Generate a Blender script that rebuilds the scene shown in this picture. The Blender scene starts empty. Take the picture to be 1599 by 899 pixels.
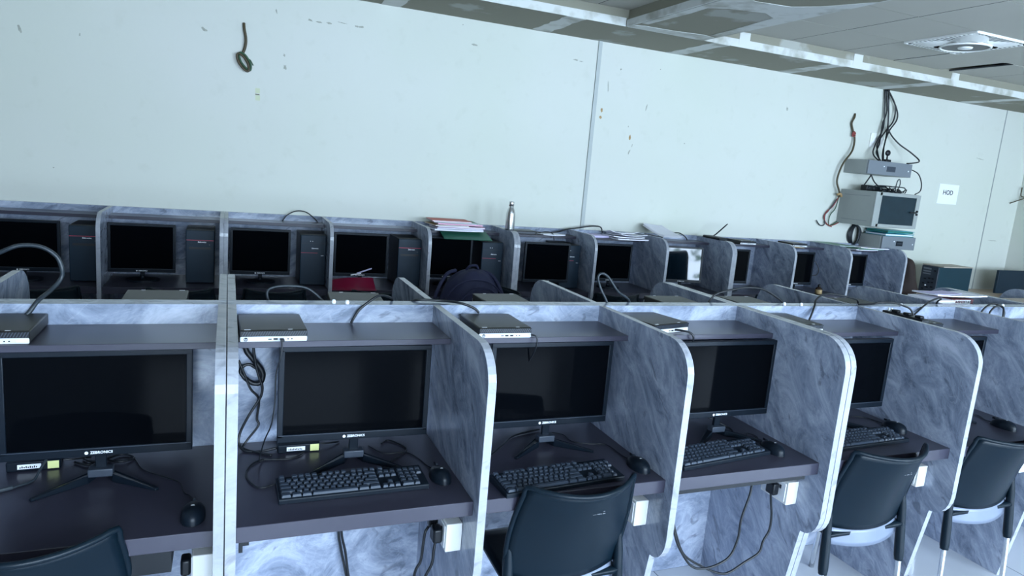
import bpy, bmesh, math, random
from mathutils import Vector, Matrix
random.seed(7)
C = bpy.context.scene.collection
PI = math.pi
# ------------------------------------------------------------------ measures (metres)
H = 1.228            # panel top
SZ = 1.165           # shelf top, island
DESK = 0.75
WALL = 3.285         # far wall plane
SOFFIT = 2.893
TILE = 3.02

# ------------------------------------------------------------------ materials
MATS = {}
def nodes_of(m):
    m.use_nodes = True
    nt = m.node_tree
    return nt, nt.nodes, nt.links, nt.nodes['Principled BSDF']
def mat(name, col, rough=0.5, metal=0.0, spec=0.5, var=0.06, scale=20.0, bump=0.0, bscale=200.0, coat=0.0, trans=0.0):
    if name in MATS: return MATS[name]
    m = bpy.data.materials.new(name); nt, N, L, b = nodes_of(m)
    tc = N.new('ShaderNodeTexCoord')
    nz = N.new('ShaderNodeTexNoise'); nz.inputs['Scale'].default_value = scale; nz.inputs['Detail'].default_value = 4
    L.new(tc.outputs['Object'], nz.inputs['Vector'])
    mx = N.new('ShaderNodeMix'); mx.data_type = 'RGBA'
    mx.inputs[6].default_value = (*[max(0, c*(1-var)) for c in col], 1)
    mx.inputs[7].default_value = (*[min(1, c*(1+var)) for c in col], 1)
    L.new(nz.outputs['Fac'], mx.inputs[0]); L.new(mx.outputs[2], b.inputs['Base Color'])
    b.inputs['Roughness'].default_value = rough; b.inputs['Metallic'].default_value = metal
    b.inputs['Specular IOR Level'].default_value = spec
    b.inputs['Coat Weight'].default_value = coat
    b.inputs['Transmission Weight'].default_value = trans
    if bump:
        n2 = N.new('ShaderNodeTexNoise'); n2.inputs['Scale'].default_value = bscale
        L.new(tc.outputs['Object'], n2.inputs['Vector'])
        bp = N.new('ShaderNodeBump'); bp.inputs['Strength'].default_value = bump; bp.inputs['Distance'].default_value = 0.002
        L.new(n2.outputs['Fac'], bp.inputs['Height']); L.new(bp.outputs['Normal'], b.inputs['Normal'])
    MATS[name] = m
    return m
def ramp(N, stops):
    r = N.new('ShaderNodeValToRGB'); e = r.color_ramp.elements
    while len(e) > 1: e.remove(e[-1])
    e[0].position = stops[0][0]; e[0].color = (*stops[0][1], 1)
    for p, c in stops[1:]:
        x = e.new(p); x.color = (*c, 1)
    return r
def marble(name, lo, mid, hi, vein, rough):
    m = bpy.data.materials.new(name); nt, N, L, b = nodes_of(m)
    tc = N.new('ShaderNodeTexCoord')
    mp = N.new('ShaderNodeMapping'); mp.inputs['Scale'].default_value = (1.0, 2.2, 0.9)
    m0 = N.new('ShaderNodeMapping'); m0.inputs['Rotation'].default_value = (0.85, 0.65, 0.3)
    L.new(tc.outputs['Object'], m0.inputs['Vector']); L.new(m0.outputs['Vector'], mp.inputs['Vector'])
    n1 = N.new('ShaderNodeTexNoise'); n1.inputs['Scale'].default_value = 4.2; n1.inputs['Detail'].default_value = 9; n1.inputs['Distortion'].default_value = 1.1; n1.inputs['Roughness'].default_value = 0.7
    L.new(mp.outputs['Vector'], n1.inputs['Vector'])
    r1 = ramp(N, [(0.3, lo), (0.5, mid), (0.68, hi)]); L.new(n1.outputs['Fac'], r1.inputs['Fac'])
    n2 = N.new('ShaderNodeTexNoise'); n2.inputs['Scale'].default_value = 5.5; n2.inputs['Detail'].default_value = 8; n2.inputs['Distortion'].default_value = 2.2
    L.new(mp.outputs['Vector'], n2.inputs['Vector'])
    r2 = ramp(N, [(0.47, (0, 0, 0)), (0.5, (1, 1, 1)), (0.53, (0, 0, 0))]); L.new(n2.outputs['Fac'], r2.inputs['Fac'])
    ml = N.new('ShaderNodeMath'); ml.operation = 'MULTIPLY'; ml.inputs[1].default_value = 0.16
    L.new(r2.outputs['Color'], ml.inputs[0])
    mx = N.new('ShaderNodeMix'); mx.data_type = 'RGBA'; mx.inputs[7].default_value = (*vein, 1)
    L.new(ml.outputs[0], mx.inputs[0]); L.new(r1.outputs['Color'], mx.inputs[6])
    n3 = N.new('ShaderNodeTexNoise'); n3.inputs['Scale'].default_value = 9; n3.inputs['Detail'].default_value = 10; n3.inputs['Distortion'].default_value = 1.5
    L.new(mp.outputs['Vector'], n3.inputs['Vector'])
    r3 = ramp(N, [(0.30, (1, 1, 1)), (0.40, (0, 0, 0))]); L.new(n3.outputs['Fac'], r3.inputs['Fac'])
    m3 = N.new('ShaderNodeMath'); m3.operation = 'MULTIPLY'; m3.inputs[1].default_value = 0.5
    L.new(r3.outputs['Color'], m3.inputs[0])
    mx2 = N.new('ShaderNodeMix'); mx2.data_type = 'RGBA'; mx2.inputs[7].default_value = (*[c*0.45 for c in lo], 1)
    L.new(m3.outputs[0], mx2.inputs[0]); L.new(mx.outputs[2], mx2.inputs[6])
    L.new(mx2.outputs[2], b.inputs['Base Color'])
    b.inputs['Roughness'].default_value = rough
    MATS[name] = m
    return m
M_MARBLE = marble('marble_laminate', (0.105, 0.130, 0.185), (0.27, 0.312, 0.405), (0.47, 0.51, 0.61), (0.58, 0.61, 0.70), 0.15)
M_EDGE = marble('marble_edge_band', (0.28, 0.295, 0.34), (0.345, 0.36, 0.40), (0.40, 0.415, 0.46), (0.24, 0.25, 0.30), 0.26)
M_BROWN = mat('brown_laminate', (0.038, 0.037, 0.056), 0.28, var=0.05, scale=30)
M_BLACK = mat('black_plastic', (0.004, 0.006, 0.009), 0.38, spec=0.35, var=0.1)
M_BEZEL = mat('bezel_plastic', (0.005, 0.009, 0.015), 0.35, spec=0.2, var=0.1)
M_SCREEN = mat('screen_glass', (0.0015, 0.002, 0.003), 0.055, spec=0.028, var=0.0)
M_GLOSS = mat('glossy_screen', (0.002, 0.006, 0.010), 0.03, spec=0.30, var=0.0)
M_GREYP = mat('grey_plastic', (0.03, 0.04, 0.058), 0.4)
M_KEY = mat('key_plastic', (0.030, 0.042, 0.062), 0.28, spec=0.6)
M_SILVER = mat('silver_front', (0.62, 0.64, 0.68), 0.35)
M_WHITEP = mat('white_plastic', (0.80, 0.80, 0.78), 0.3, var=0.02)
M_LABEL = mat('white_label', (0.82, 0.84, 0.88), 0.5, var=0.02)
M_YELLOW = mat('yellow_label', (0.70, 0.72, 0.30), 0.5, var=0.02)
M_CASETOP = mat('case_black', (0.012, 0.012, 0.0095), 0.42, var=0.1, bump=0.15, bscale=600)
M_TOWER = mat('tower_front', (0.0055, 0.019, 0.036), 0.45, spec=0.3)
M_TOWERD = mat('tower_side', (0.004, 0.005, 0.007), 0.4)
M_RED = mat('red_stripe', (0.40, 0.03, 0.07), 0.4)
M_CHAIR = mat('chair_shell', (0.003, 0.0095, 0.0165), 0.34, spec=0.22, var=0.1, bump=0.08, bscale=500)
M_PALE = mat('pale_satin', (0.17, 0.20, 0.27), 0.32, metal=0.0)
M_CHROME = mat('chrome', (0.75, 0.77, 0.8), 0.12, metal=1.0, var=0.02)
M_STEEL = mat('brushed_steel', (0.62, 0.63, 0.64), 0.24, metal=1.0, var=0.04)
M_CABLE = mat('black_cable', (0.005, 0.007, 0.010), 0.42)
M_CABLEG = mat('grey_cable', (0.018, 0.026, 0.034), 0.42)
M_WHITE = mat('white_paper', (0.78, 0.78, 0.86), 0.6, var=0.03)
M_PINK = mat('pink_paper', (0.72, 0.36, 0.50), 0.6)
M_LILAC = mat('lilac_paper', (0.55, 0.50, 0.72), 0.6)
M_SALMON = mat('salmon_card', (0.56, 0.12, 0.09), 0.55)
M_GREEN = mat('green_card', (0.020, 0.13, 0.085), 0.5)
M_PALEGREEN = mat('pale_green_card', (0.16, 0.30, 0.22), 0.5)
M_TAN = mat('tan_card', (0.42, 0.29, 0.14), 0.6)
M_BUFF = mat('buff_card', (0.40, 0.34, 0.28), 0.6)
M_CRIMSON = mat('crimson_plastic', (0.30, 0.010, 0.050), 0.35)
M_NAVY = mat('navy_cloth', (0.011, 0.014, 0.050), 0.75, var=0.2, scale=40, bump=0.3, bscale=300)
M_BROWNC = mat('brown_cloth', (0.016, 0.007, 0.005), 0.8, var=0.3, scale=25)
M_CABINET = mat('cabinet_paint', (0.30, 0.32, 0.31), 0.42, var=0.03)
M_CABDARK = mat('cabinet_front', (0.16, 0.18, 0.205), 0.42, var=0.03)
M_SMOKE = mat('smoked_glass', (0.010, 0.024, 0.034), 0.06, spec=0.3, var=0.3, scale=9)
M_TEAL = mat('teal_plastic', (0.02, 0.26, 0.32), 0.4)
M_TEALD = mat('dark_teal_tower', (0.003, 0.027, 0.042), 0.4, spec=0.3)
M_GREENW = mat('green_wire', (0.02, 0.07, 0.03), 0.5)
M_REDW = mat('red_wire', (0.25, 0.03, 0.03), 0.5)
M_OLIVE = mat('olive_wire', (0.06, 0.045, 0.02), 0.55)
M_NAVYP = mat('navy_housing', (0.003, 0.015, 0.028), 0.4, spec=0.3)
M_AMBER = mat('amber_bottle', (0.03, 0.015, 0.008), 0.2)
M_TAPE = mat('yellowed_tape', (0.55, 0.58, 0.40), 0.6)
M_CHIP = mat('paint_chip', (0.34, 0.35, 0.30), 0.9, var=0.4, scale=60)
M_RUST = mat('rust_chip', (0.38, 0.25, 0.12), 0.9, var=0.4, scale=60)
M_WOODT = mat('tan_tabletop', (0.36, 0.27, 0.2), 0.4)

def wall_mat():
    m = bpy.data.materials.new('painted_wall'); nt, N, L, b = nodes_of(m)
    tc = N.new('ShaderNodeTexCoord')
    n1 = N.new('ShaderNodeTexNoise'); n1.inputs['Scale'].default_value = 0.7; n1.inputs['Detail'].default_value = 3
    L.new(tc.outputs['Object'], n1.inputs['Vector'])
    r = ramp(N, [(0.3, (0.57, 0.595, 0.52)), (0.7, (0.60, 0.605, 0.56))]); L.new(n1.outputs['Fac'], r.inputs['Fac'])
    n2 = N.new('ShaderNodeTexNoise'); n2.inputs['Scale'].default_value = 9; n2.inputs['Detail'].default_value = 8
    L.new(tc.outputs['Object'], n2.inputs['Vector'])
    r2 = ramp(N, [(0.25, (0.96, 0.96, 0.95)), (0.4, (1, 1, 1))]); L.new(n2.outputs['Fac'], r2.inputs['Fac'])
    mx = N.new('ShaderNodeMix'); mx.data_type = 'RGBA'; mx.blend_type = 'MULTIPLY'; mx.inputs[0].default_value = 1
    L.new(r.outputs['Color'], mx.inputs[6]); L.new(r2.outputs['Color'], mx.inputs[7])
    L.new(mx.outputs[2], b.inputs['Base Color']); b.inputs['Roughness'].default_value = 0.55
    bp = N.new('ShaderNodeBump'); bp.inputs['Strength'].default_value = 0.12; bp.inputs['Distance'].default_value = 0.004
    L.new(n2.outputs['Fac'], bp.inputs['Height']); L.new(bp.outputs['Normal'], b.inputs['Normal'])
    return m
M_WALL = wall_mat()
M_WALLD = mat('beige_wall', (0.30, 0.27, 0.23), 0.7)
M_STRIP = mat('joint_strip', (0.42, 0.45, 0.44), 0.6)
def plaster_mat(name, board, joint, lo, hi, sc):
    # bare plasterboard with patches of white joint compound
    m = bpy.data.materials.new(name); nt, N, L, b = nodes_of(m)
    tc = N.new('ShaderNodeTexCoord')
    n1 = N.new('ShaderNodeTexNoise'); n1.inputs['Scale'].default_value = sc; n1.inputs['Detail'].default_value = 6
    L.new(tc.outputs['Object'], n1.inputs['Vector'])
    r = ramp(N, [(lo, board), (hi, joint)]); L.new(n1.outputs['Fac'], r.inputs['Fac'])
    L.new(r.outputs['Color'], b.inputs['Base Color']); b.inputs['Roughness'].default_value = 0.8
    return m
M_BOARD = plaster_mat('bare_plasterboard', (0.235, 0.225, 0.175), (0.36, 0.36, 0.325), 0.60, 0.66, 2.2)
M_JOINT = plaster_mat('joint_compound', (0.38, 0.375, 0.33), (0.60, 0.61, 0.59), 0.36, 0.52, 5.0)
M_TILEW = mat('ceiling_tile', (0.46, 0.445, 0.395), 0.85, var=0.03, scale=3)
M_VOIDSHADE = mat('void_shade', (0.05, 0.055, 0.06), 0.9)
M_GRILLE = mat('fan_grille', (0.20, 0.20, 0.19), 0.7)

def floor_mat():
    m = bpy.data.materials.new('floor_tile'); nt, N, L, b = nodes_of(m)
    tc = N.new('ShaderNodeTexCoord')
    br = N.new('ShaderNodeTexBrick'); br.offset = 0.0
    br.inputs['Scale'].default_value = 1.0; br.inputs['Brick Width'].default_value = 0.6; br.inputs['Row Height'].default_value = 0.6
    br.inputs['Mortar Size'].default_value = 0.003
    br.inputs['Color1'].default_value = (0.52, 0.55, 0.60, 1); br.inputs['Color2'].default_value = (0.56, 0.58, 0.62, 1); br.inputs['Mortar'].default_value = (0.2, 0.22, 0.25, 1)
    L.new(tc.outputs['Object'], br.inputs['Vector']); L.new(br.outputs['Color'], b.inputs['Base Color'])
    b.inputs['Roughness'].default_value = 0.18
    return m
M_FLOOR = floor_mat()

# ------------------------------------------------------------------ mesh helpers
class MB:
    def __init__(s): s.bm = bmesh.new(); s.mats = []
    def mi(s, m):
        if m not in s.mats: s.mats.append(m)
        return s.mats.index(m)
    def _take(s, verts, m, smooth=False):
        fs = set(f for v in verts for f in v.link_faces); i = s.mi(m)
        for f in fs: f.material_index = i; f.smooth = smooth
        return fs
    def box(s, x0, x1, y0, y1, z0, z1, m, bev=0.0, seg=2, M=None):
        mm = Matrix.Translation(((x0+x1)/2, (y0+y1)/2, (z0+z1)/2)) @ Matrix.Diagonal((abs(x1-x0), abs(y1-y0), abs(z1-z0), 1))
        if M: mm = M @ mm
        r = bmesh.ops.create_cube(s.bm, size=1, matrix=mm); vs = r['verts']; s._take(vs, m)
        if bev:
            es = list(set(e for v in vs for e in v.link_edges))
            r2 = bmesh.ops.bevel(s.bm, geom=es, offset=bev, segments=seg, profile=0.5, affect='EDGES')
            i = s.mi(m)
            for f in r2['faces']: f.material_index = i; f.smooth = True
        return s
    def cyl(s, a, b, r0, r1, m, n=16, smooth=True):
        a = Vector(a); b = Vector(b); d = b-a
        q = Vector((0, 0, 1)).rotation_difference(d.normalized()).to_matrix().to_4x4()
        mm = Matrix.Translation((a+b)/2) @ q
        r = bmesh.ops.create_cone(s.bm, cap_ends=True, segments=n, radius1=r0, radius2=r1, depth=d.length, matrix=mm)
        fs = s._take(r['verts'], m, smooth)
        for f in fs:
            if len(f.verts) > 4: f.smooth = False
        return s
    def tube(s, pts, r, m, n=8, sub=5, closed=False):
        P = [Vector(p) for p in pts]
        if sub > 1 and len(P) > 2: P = catmull(P, sub, closed)
        rings = []; up = None; i = s.mi(m); K = len(P)
        for k, p in enumerate(P):
            if closed: t = (P[(k+1) % K]-P[k-1])
            else: t = (P[min(k+1, K-1)]-P[max(k-1, 0)])
            t.normalize()
            if up is None:
                up = t.orthogonal().normalized()
            else:
                up = (up - t*up.dot(t))
                up = up.normalized() if up.length > 1e-6 else t.orthogonal().normalized()
            w = t.cross(up); rr = r[k*len(r)//K] if isinstance(r, (list, tuple)) else r
            rings.append([s.bm.verts.new(p + (up*math.cos(2*PI*j/n) + w*math.sin(2*PI*j/n))*rr) for j in range(n)])
        rng = range(K if closed else K-1)
        for k in rng:
            A, B = rings[k], rings[(k+1) % K]
            for j in range(n):
                f = s.bm.faces.new((A[j], A[(j+1) % n], B[(j+1) % n], B[j])); f.smooth = True; f.material_index = i
        if not closed:
            for R in (rings[0][::-1], rings[-1]):
                f = s.bm.faces.new(R); f.material_index = i
        return s
    def prism(s, poly, axis, a, b, m, medge=None, edge_from=0, edge_to=None):
        # polygon in the plane across the axis, swept from a to b
        def P(u, v, w):
            return {'x': (w, u, v), 'y': (u, w, v), 'z': (u, v, w)}[axis]
        A = [s.bm.verts.new(P(u, v, a)) for u, v in poly]; B = [s.bm.verts.new(P(u, v, b)) for u, v in poly]
        fa = s.bm.faces.new(A); fb = s.bm.faces.new(B[::-1]); i = s.mi(m); fa.material_index = fb.material_index = i
        k = len(poly); fs = [fa, fb]; ie = s.mi(medge) if medge else i
        for j in range(k):
            f = s.bm.faces.new((A[j], B[j], B[(j+1) % k], A[(j+1) % k])); f.material_index = ie; fs.append(f)
        bmesh.ops.recalc_face_normals(s.bm, faces=fs)
        return s
    def lathe(s, prof, m, n=24, at=(0, 0, 0)):
        i = s.mi(m); R = []
        for r, z in prof:
            R.append([s.bm.verts.new((at[0]+r*math.cos(2*PI*j/n), at[1]+r*math.sin(2*PI*j/n), at[2]+z)) for j in range(n)])
        for k in range(len(R)-1):
            for j in range(n):
                f = s.bm.faces.new((R[k][j], R[k][(j+1) % n], R[k+1][(j+1) % n], R[k+1][j])); f.smooth = True; f.material_index = i
        for r in (R[0][::-1], R[-1]):
            f = s.bm.faces.new(r); f.material_index = i
        return s
    def grid(s, fn, nu, nv, m, thick=0.0, smooth=True):
        i = s.mi(m)
        V = [[s.bm.verts.new(fn(a/nu, b/nv)) for a in range(nu+1)] for b in range(nv+1)]
        fs = []
        for b in range(nv):
            for a in range(nu):
                f = s.bm.faces.new((V[b][a], V[b][a+1], V[b+1][a+1], V[b+1][a])); f.smooth = smooth; f.material_index = i; fs.append(f)
        if thick:
            s.bm.normal_update()
            r = bmesh.ops.solidify(s.bm, geom=fs, thickness=thick)
            for g in r['geom']:
                if isinstance(g, bmesh.types.BMFace): g.material_index = i; g.smooth = smooth
        return s
    def ell(s, c, rx, ry, rz, m, nu=20, nv=12):
        mm = Matrix.Translation(c) @ Matrix.Diagonal((rx, ry, rz, 1))
        r = bmesh.ops.create_uvsphere(s.bm, u_segments=nu, v_segments=nv, radius=1, matrix=mm); s._take(r['verts'], m, True)
        return s
    def xform(s, M):
        bmesh.ops.transform(s.bm, matrix=M, verts=s.bm.verts); return s
    def build(s, name, parent=None, loc=None, rot=None):
        me = bpy.data.meshes.new(name); s.bm.normal_update(); s.bm.to_mesh(me); s.bm.free()
        for m in s.mats: me.materials.append(m)
        o = bpy.data.objects.new(name, me); C.objects.link(o)
        if parent: o.parent = parent
        if loc: o.location = loc
        if rot: o.rotation_euler = rot
        return o
def catmull(P, sub, closed=False):
    out = []; K = len(P)
    for k in range(K if closed else K-1):
        if closed: p0, p1, p2, p3 = P[k-1], P[k], P[(k+1) % K], P[(k+2) % K]
        else: p0, p1, p2, p3 = P[max(k-1, 0)], P[k], P[k+1], P[min(k+2, K-1)]
        for j in range(sub):
            t = j/sub
            out.append(0.5*((2*p1) + (p2-p0)*t + (2*p0-5*p1+4*p2-p3)*t*t + (3*p1-p0-3*p2+p3)*t**3))
    if not closed: out.append(P[-1].copy())
    return out
def tag(o, label=None, cat=None, group=None, kind=None):
    if label: o['label'] = label
    if cat: o['category'] = cat
    if group: o['group'] = group
    if kind: o['kind'] = kind
    return o
def thing(name, label, cat, loc=(0, 0, 0), rz=0.0, group=None):
    o = bpy.data.objects.new(name, None); o.empty_display_size = 0.05; C.objects.link(o)
    o.location = loc; o.rotation_euler = (0, 0, rz)
    return tag(o, label, cat, group)
def struct(o): return tag(o, kind='structure')
def copy_tree(o, parent=None):
    c = o.copy(); C.objects.link(c)
    if parent:
        c.parent = parent
    for ch in KIDS(o): copy_tree(ch, c)
    return c
def KIDS(o): return [x for x in bpy.data.objects if x.parent == o]
def dup(proto, loc, rz, label, group=None):
    c = copy_tree(proto); c.location = loc; c.rotation_euler = (0, 0, rz); c['label'] = label
    if group: c['group'] = group
    return c
def text(name, body, size, m, parent, M, extrude=0.0004, bold=0.0):
    cu = bpy.data.curves.new(name, 'FONT'); cu.body = body; cu.size = size; cu.extrude = extrude; cu.offset = bold
    cu.align_x = 'CENTER'; cu.align_y = 'CENTER'; cu.resolution_u = 3
    t = bpy.data.objects.new(name, cu); C.objects.link(t)
    dg = bpy.context.evaluated_depsgraph_get()
    me = bpy.data.meshes.new_from_object(t.evaluated_get(dg)); bpy.data.objects.remove(t); bpy.data.curves.remove(cu)
    me.transform(M); me.materials.clear(); me.materials.append(m); me.name = name
    o = bpy.data.objects.new(name, me); C.objects.link(o)
    if parent: o.parent = parent
    return o
FACE_Y = Matrix.Rotation(PI/2, 4, 'X')          # text standing upright, read from -y
def front(x, y, z): return Matrix.Translation((x, y, z)) @ FACE_Y
# ================================================================== the setting
XL, XR, YF = -6.5, 9.04, -6.6
o = MB().box(XL, 10.2, YF-0.3, WALL+0.1, -0.1, 0, M_FLOOR).build('floor'); struct(o)
wall_back = MB().box(XL-0.1, XR, WALL, WALL+0.12, 0, 3.2, M_WALL).build('wall_back'); struct(wall_back)
struct(MB().box(XR, XR+0.12, YF, WALL+0.12, 0, 3.2, M_WALL).build('wall_right'))
struct(MB().box(XL-0.12, XL, YF, WALL, 0, 3.2, M_WALLD).build('wall_left'))
# window wall behind the viewer: sill wall, lintel and piers leave the openings free
WINS = [(-0.9, 1.4), (2.0, 4.4), (5.2, 8.4)]
WZ0, WZ1 = 0.80, 2.75
w = MB().box(XL-0.12, XR+0.12, YF-0.2, YF, 0, WZ0, M_WALLD).box(XL-0.12, XR+0.12, YF-0.2, YF, WZ1, 3.2, M_WALLD)
xs = [XL-0.12] + [v for a in WINS for v in a] + [XR+0.12]
for k in range(0, len(xs), 2): w.box(xs[k], xs[k+1], YF-0.2, YF, WZ0, WZ1, M_WALLD)
struct(w.build('wall_front'))
for k, (a, b) in enumerate(WINS):
    f = MB()
    for (x0, x1) in ((a, a+0.05), ((a+b)/2-0.025, (a+b)/2+0.025), (b-0.05, b)): f.box(x0, x1, YF-0.14, YF-0.09, WZ0, WZ1, M_WHITEP)
    f.box(a, b, YF-0.14, YF-0.09, WZ0, WZ0+0.05, M_WHITEP); f.box(a, b, YF-0.14, YF-0.09, WZ1-0.05, WZ1, M_WHITEP)
    struct(f.build('window_%d' % (k+1)))
    ld = bpy.data.lights.new('window_portal', 'AREA'); ld.shape = 'RECTANGLE'; ld.size = b-a; ld.size_y = WZ1-WZ0
    ld.cycles.is_portal = True
    lo = bpy.data.objects.new('window_portal', ld); C.objects.link(lo); lo.location = ((a+b)/2, YF-0.18, (WZ0+WZ1)/2); lo.rotation_euler = (PI/2, 0, 0)
# ceiling: loose tiles in a grid over a dark void, one tile pushed aside
GX, GY, PX, PY = 4.48, 2.60, 0.63, 0.618
ce = MB(); rnd = random.Random(3)
ce.box(XL-0.1, XR+0.1, YF-0.1, WALL, 3.16, 3.2, M_VOIDSHADE)
FAN = (1, 1); SLOT = (3, 0)
for i in range(-18, 8):
    for j in range(0, 15):
        x0 = GX+i*PX; x1 = x0+PX; y1 = GY-j*PY; y0 = y1-PY
        if x1 < XL or x0 > XR: continue
        if (i, j) == FAN: continue
        dz = rnd.uniform(-0.003, 0.003); g = 0.0045; sx = 0.13 if (i, j) == SLOT else 0
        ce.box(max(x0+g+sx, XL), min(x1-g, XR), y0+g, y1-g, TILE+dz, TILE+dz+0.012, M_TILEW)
vi = ce.mi(M_VOIDSHADE); ce.bm.normal_update()
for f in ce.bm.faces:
    if abs(f.normal.x) > 0.9: f.material_index = vi        # shade painted into the sideways tile edges with the void colour
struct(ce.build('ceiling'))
# dropped plasterboard border along the far wall and the cross beam
s = MB().box(XL, XR, 2.60, WALL, SOFFIT, 3.16, M_BOARD)
so = s.build('trim_1'); struct(so)
be = MB().box(2.87, 3.58, YF, 2.60, SOFFIT, 3.16, M_BOARD).build('trim_2'); struct(be)
def band(pts, parent, z=SOFFIT):
    MB().prism(pts, 'z', z-0.0025, z-0.0003, M_JOINT).build('joint_band', parent)
for x0 in (-1.4, 1.1, 2.37, 3.73, 5.03, 6.33, 7.66):
    n = 10; pl = [(x0-0.03+rnd.uniform(-.012, .012), 2.603+0.68*k/n) for k in range(n+1)]; pr_ = [(x0+0.13+rnd.uniform(-.015, .015), 2.603+0.68*k/n) for k in range(n, -1, -1)]
    band(pl+pr_, so)
band([(2.872, 2.50), (2.95, 2.47), (3.2, 2.46), (3.45, 2.41), (3.578, 2.44), (3.578, 2.598), (2.872, 2.598)], be)
band([(2.875, 2.40), (2.93, 2.40), (2.95, 1.9), (2.94, 1.7), (3.05, 1.62), (3.3, 1.55), (3.43, 1.62), (3.47, 2.0), (3.5, 2.38), (3.576, 2.38), (3.576, 0.9), (3.42, 1.2), (3.3, 1.32), (3.05, 1.36), (2.93, 1.3), (2.94, 0.4), (2.875, 0.3)], be)
# compound-covered recess faces with their corner bead
def face(x0, x1, y, parent):
    b = MB().box(x0, x1, y-0.004, y-0.0005, SOFFIT-0.001, SOFFIT+0.062, M_JOINT)
    k = x0+0.35
    while k < x1:
        b.box(k, k+0.11, y-0.005, y-0.0005, SOFFIT+0.02, TILE-0.004, M_JOINT); k += 1.3
    b.build('corner_bead', parent)
face(3.60, XR, 2.60, so); face(XL, 2.85, 2.60, so)
MB().box(2.855, 2.8695, YF, 2.594, SOFFIT-0.001, SOFFIT+0.05, M_JOINT).build('corner_bead', be)
MB().box(3.5805, 3.594, YF, 2.594, SOFFIT-0.001, SOFFIT+0.05, M_JOINT).build('corner_bead', be)
# wall joints
struct(MB().box(2.992, 3.03, WALL-0.012, WALL+0.001, 0.0, SOFFIT, M_STRIP, bev=0.003).build('trim_3'))
struct(MB().box(8.50, 8.512, WALL-0.004, WALL+0.001, 0.0, SOFFIT, M_CABINET).build('trim_4'))
struct(MB().box(XL, XR, WALL-0.012, WALL, 0.0, 0.1, M_WALL).build('baseboard_back'))
# knocks and flakes in the wall paint
def chip(x, z, w, h, m=M_CHIP, seed=0, ang=0.0):
    r = random.Random(seed); n = 11; pts = []
    for k in range(n):
        a = 2*PI*k/n; q = r.uniform(0.45, 1.0); u = math.cos(a)*w/2*q; v = math.sin(a)*h/2*q
        pts.append((x+u*math.cos(ang)-v*math.sin(ang), z+u*math.sin(ang)+v*math.cos(ang)))
    MB().prism(pts, 'y', WALL-0.0012, WALL-0.0002, m).build('paint_chip', wall_back)
CH = [(-1.279, 2.361, .02, .08, 0.3), (-.938, 2.372, .012, .03, 0), (-.173, 2.521, .05, .03, -.5), (.551, 2.694, .05, .02, -.2), (.62, 2.690, .06, .018, -.1), (.69, 2.692, .05, .016, 0), (.785, 2.71, .09, .008, -.1), (.897, 2.70, .05, .02, -.1),
      (.382, 2.331, .03, .05, .4), (.375, 2.417, .02, .03, .2), (-1.11, 1.473, .012, .012, 0), (.312, 2.718, .015, .04, .3), (.929, 2.702, .06, .02, 0), (1.85, 2.699, .09, .02, -.1), (2.787, 2.705, .07, .016, -.1), (2.84, 2.70, .05, .01, 0),
      (3.134, 2.519, .012, .15, .1), (3.42, 1.965, .016, .07, -.4), (3.447, 2.03, .010, .05, -.2), (3.554, 2.38, .014, .10, -.2), (3.245, 2.684, .02, .02, 0), (3.66, 2.737, .014, .012, 0), (1.743, 2.841, .012, .012, 0), (3.385, 2.195, .012, .02, 0), (5.2, 2.55, .03, .05, .2), (4.02, 2.1, .02, .015, 0), (8.2, 2.3, .16, .012, -.1), (8.7, 1.35, .2, .010, 0)]
for k, (x, z, w_, h_, a) in enumerate(CH): chip(x, z, w_, h_, M_CHIP, k, a)
chip(3.094, 2.311, .03, .05, M_RUST, 91); chip(3.088, 2.249, .03, .035, M_RUST, 92, .5); chip(3.412, 2.098, .03, .08, M_RUST, 93)

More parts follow.
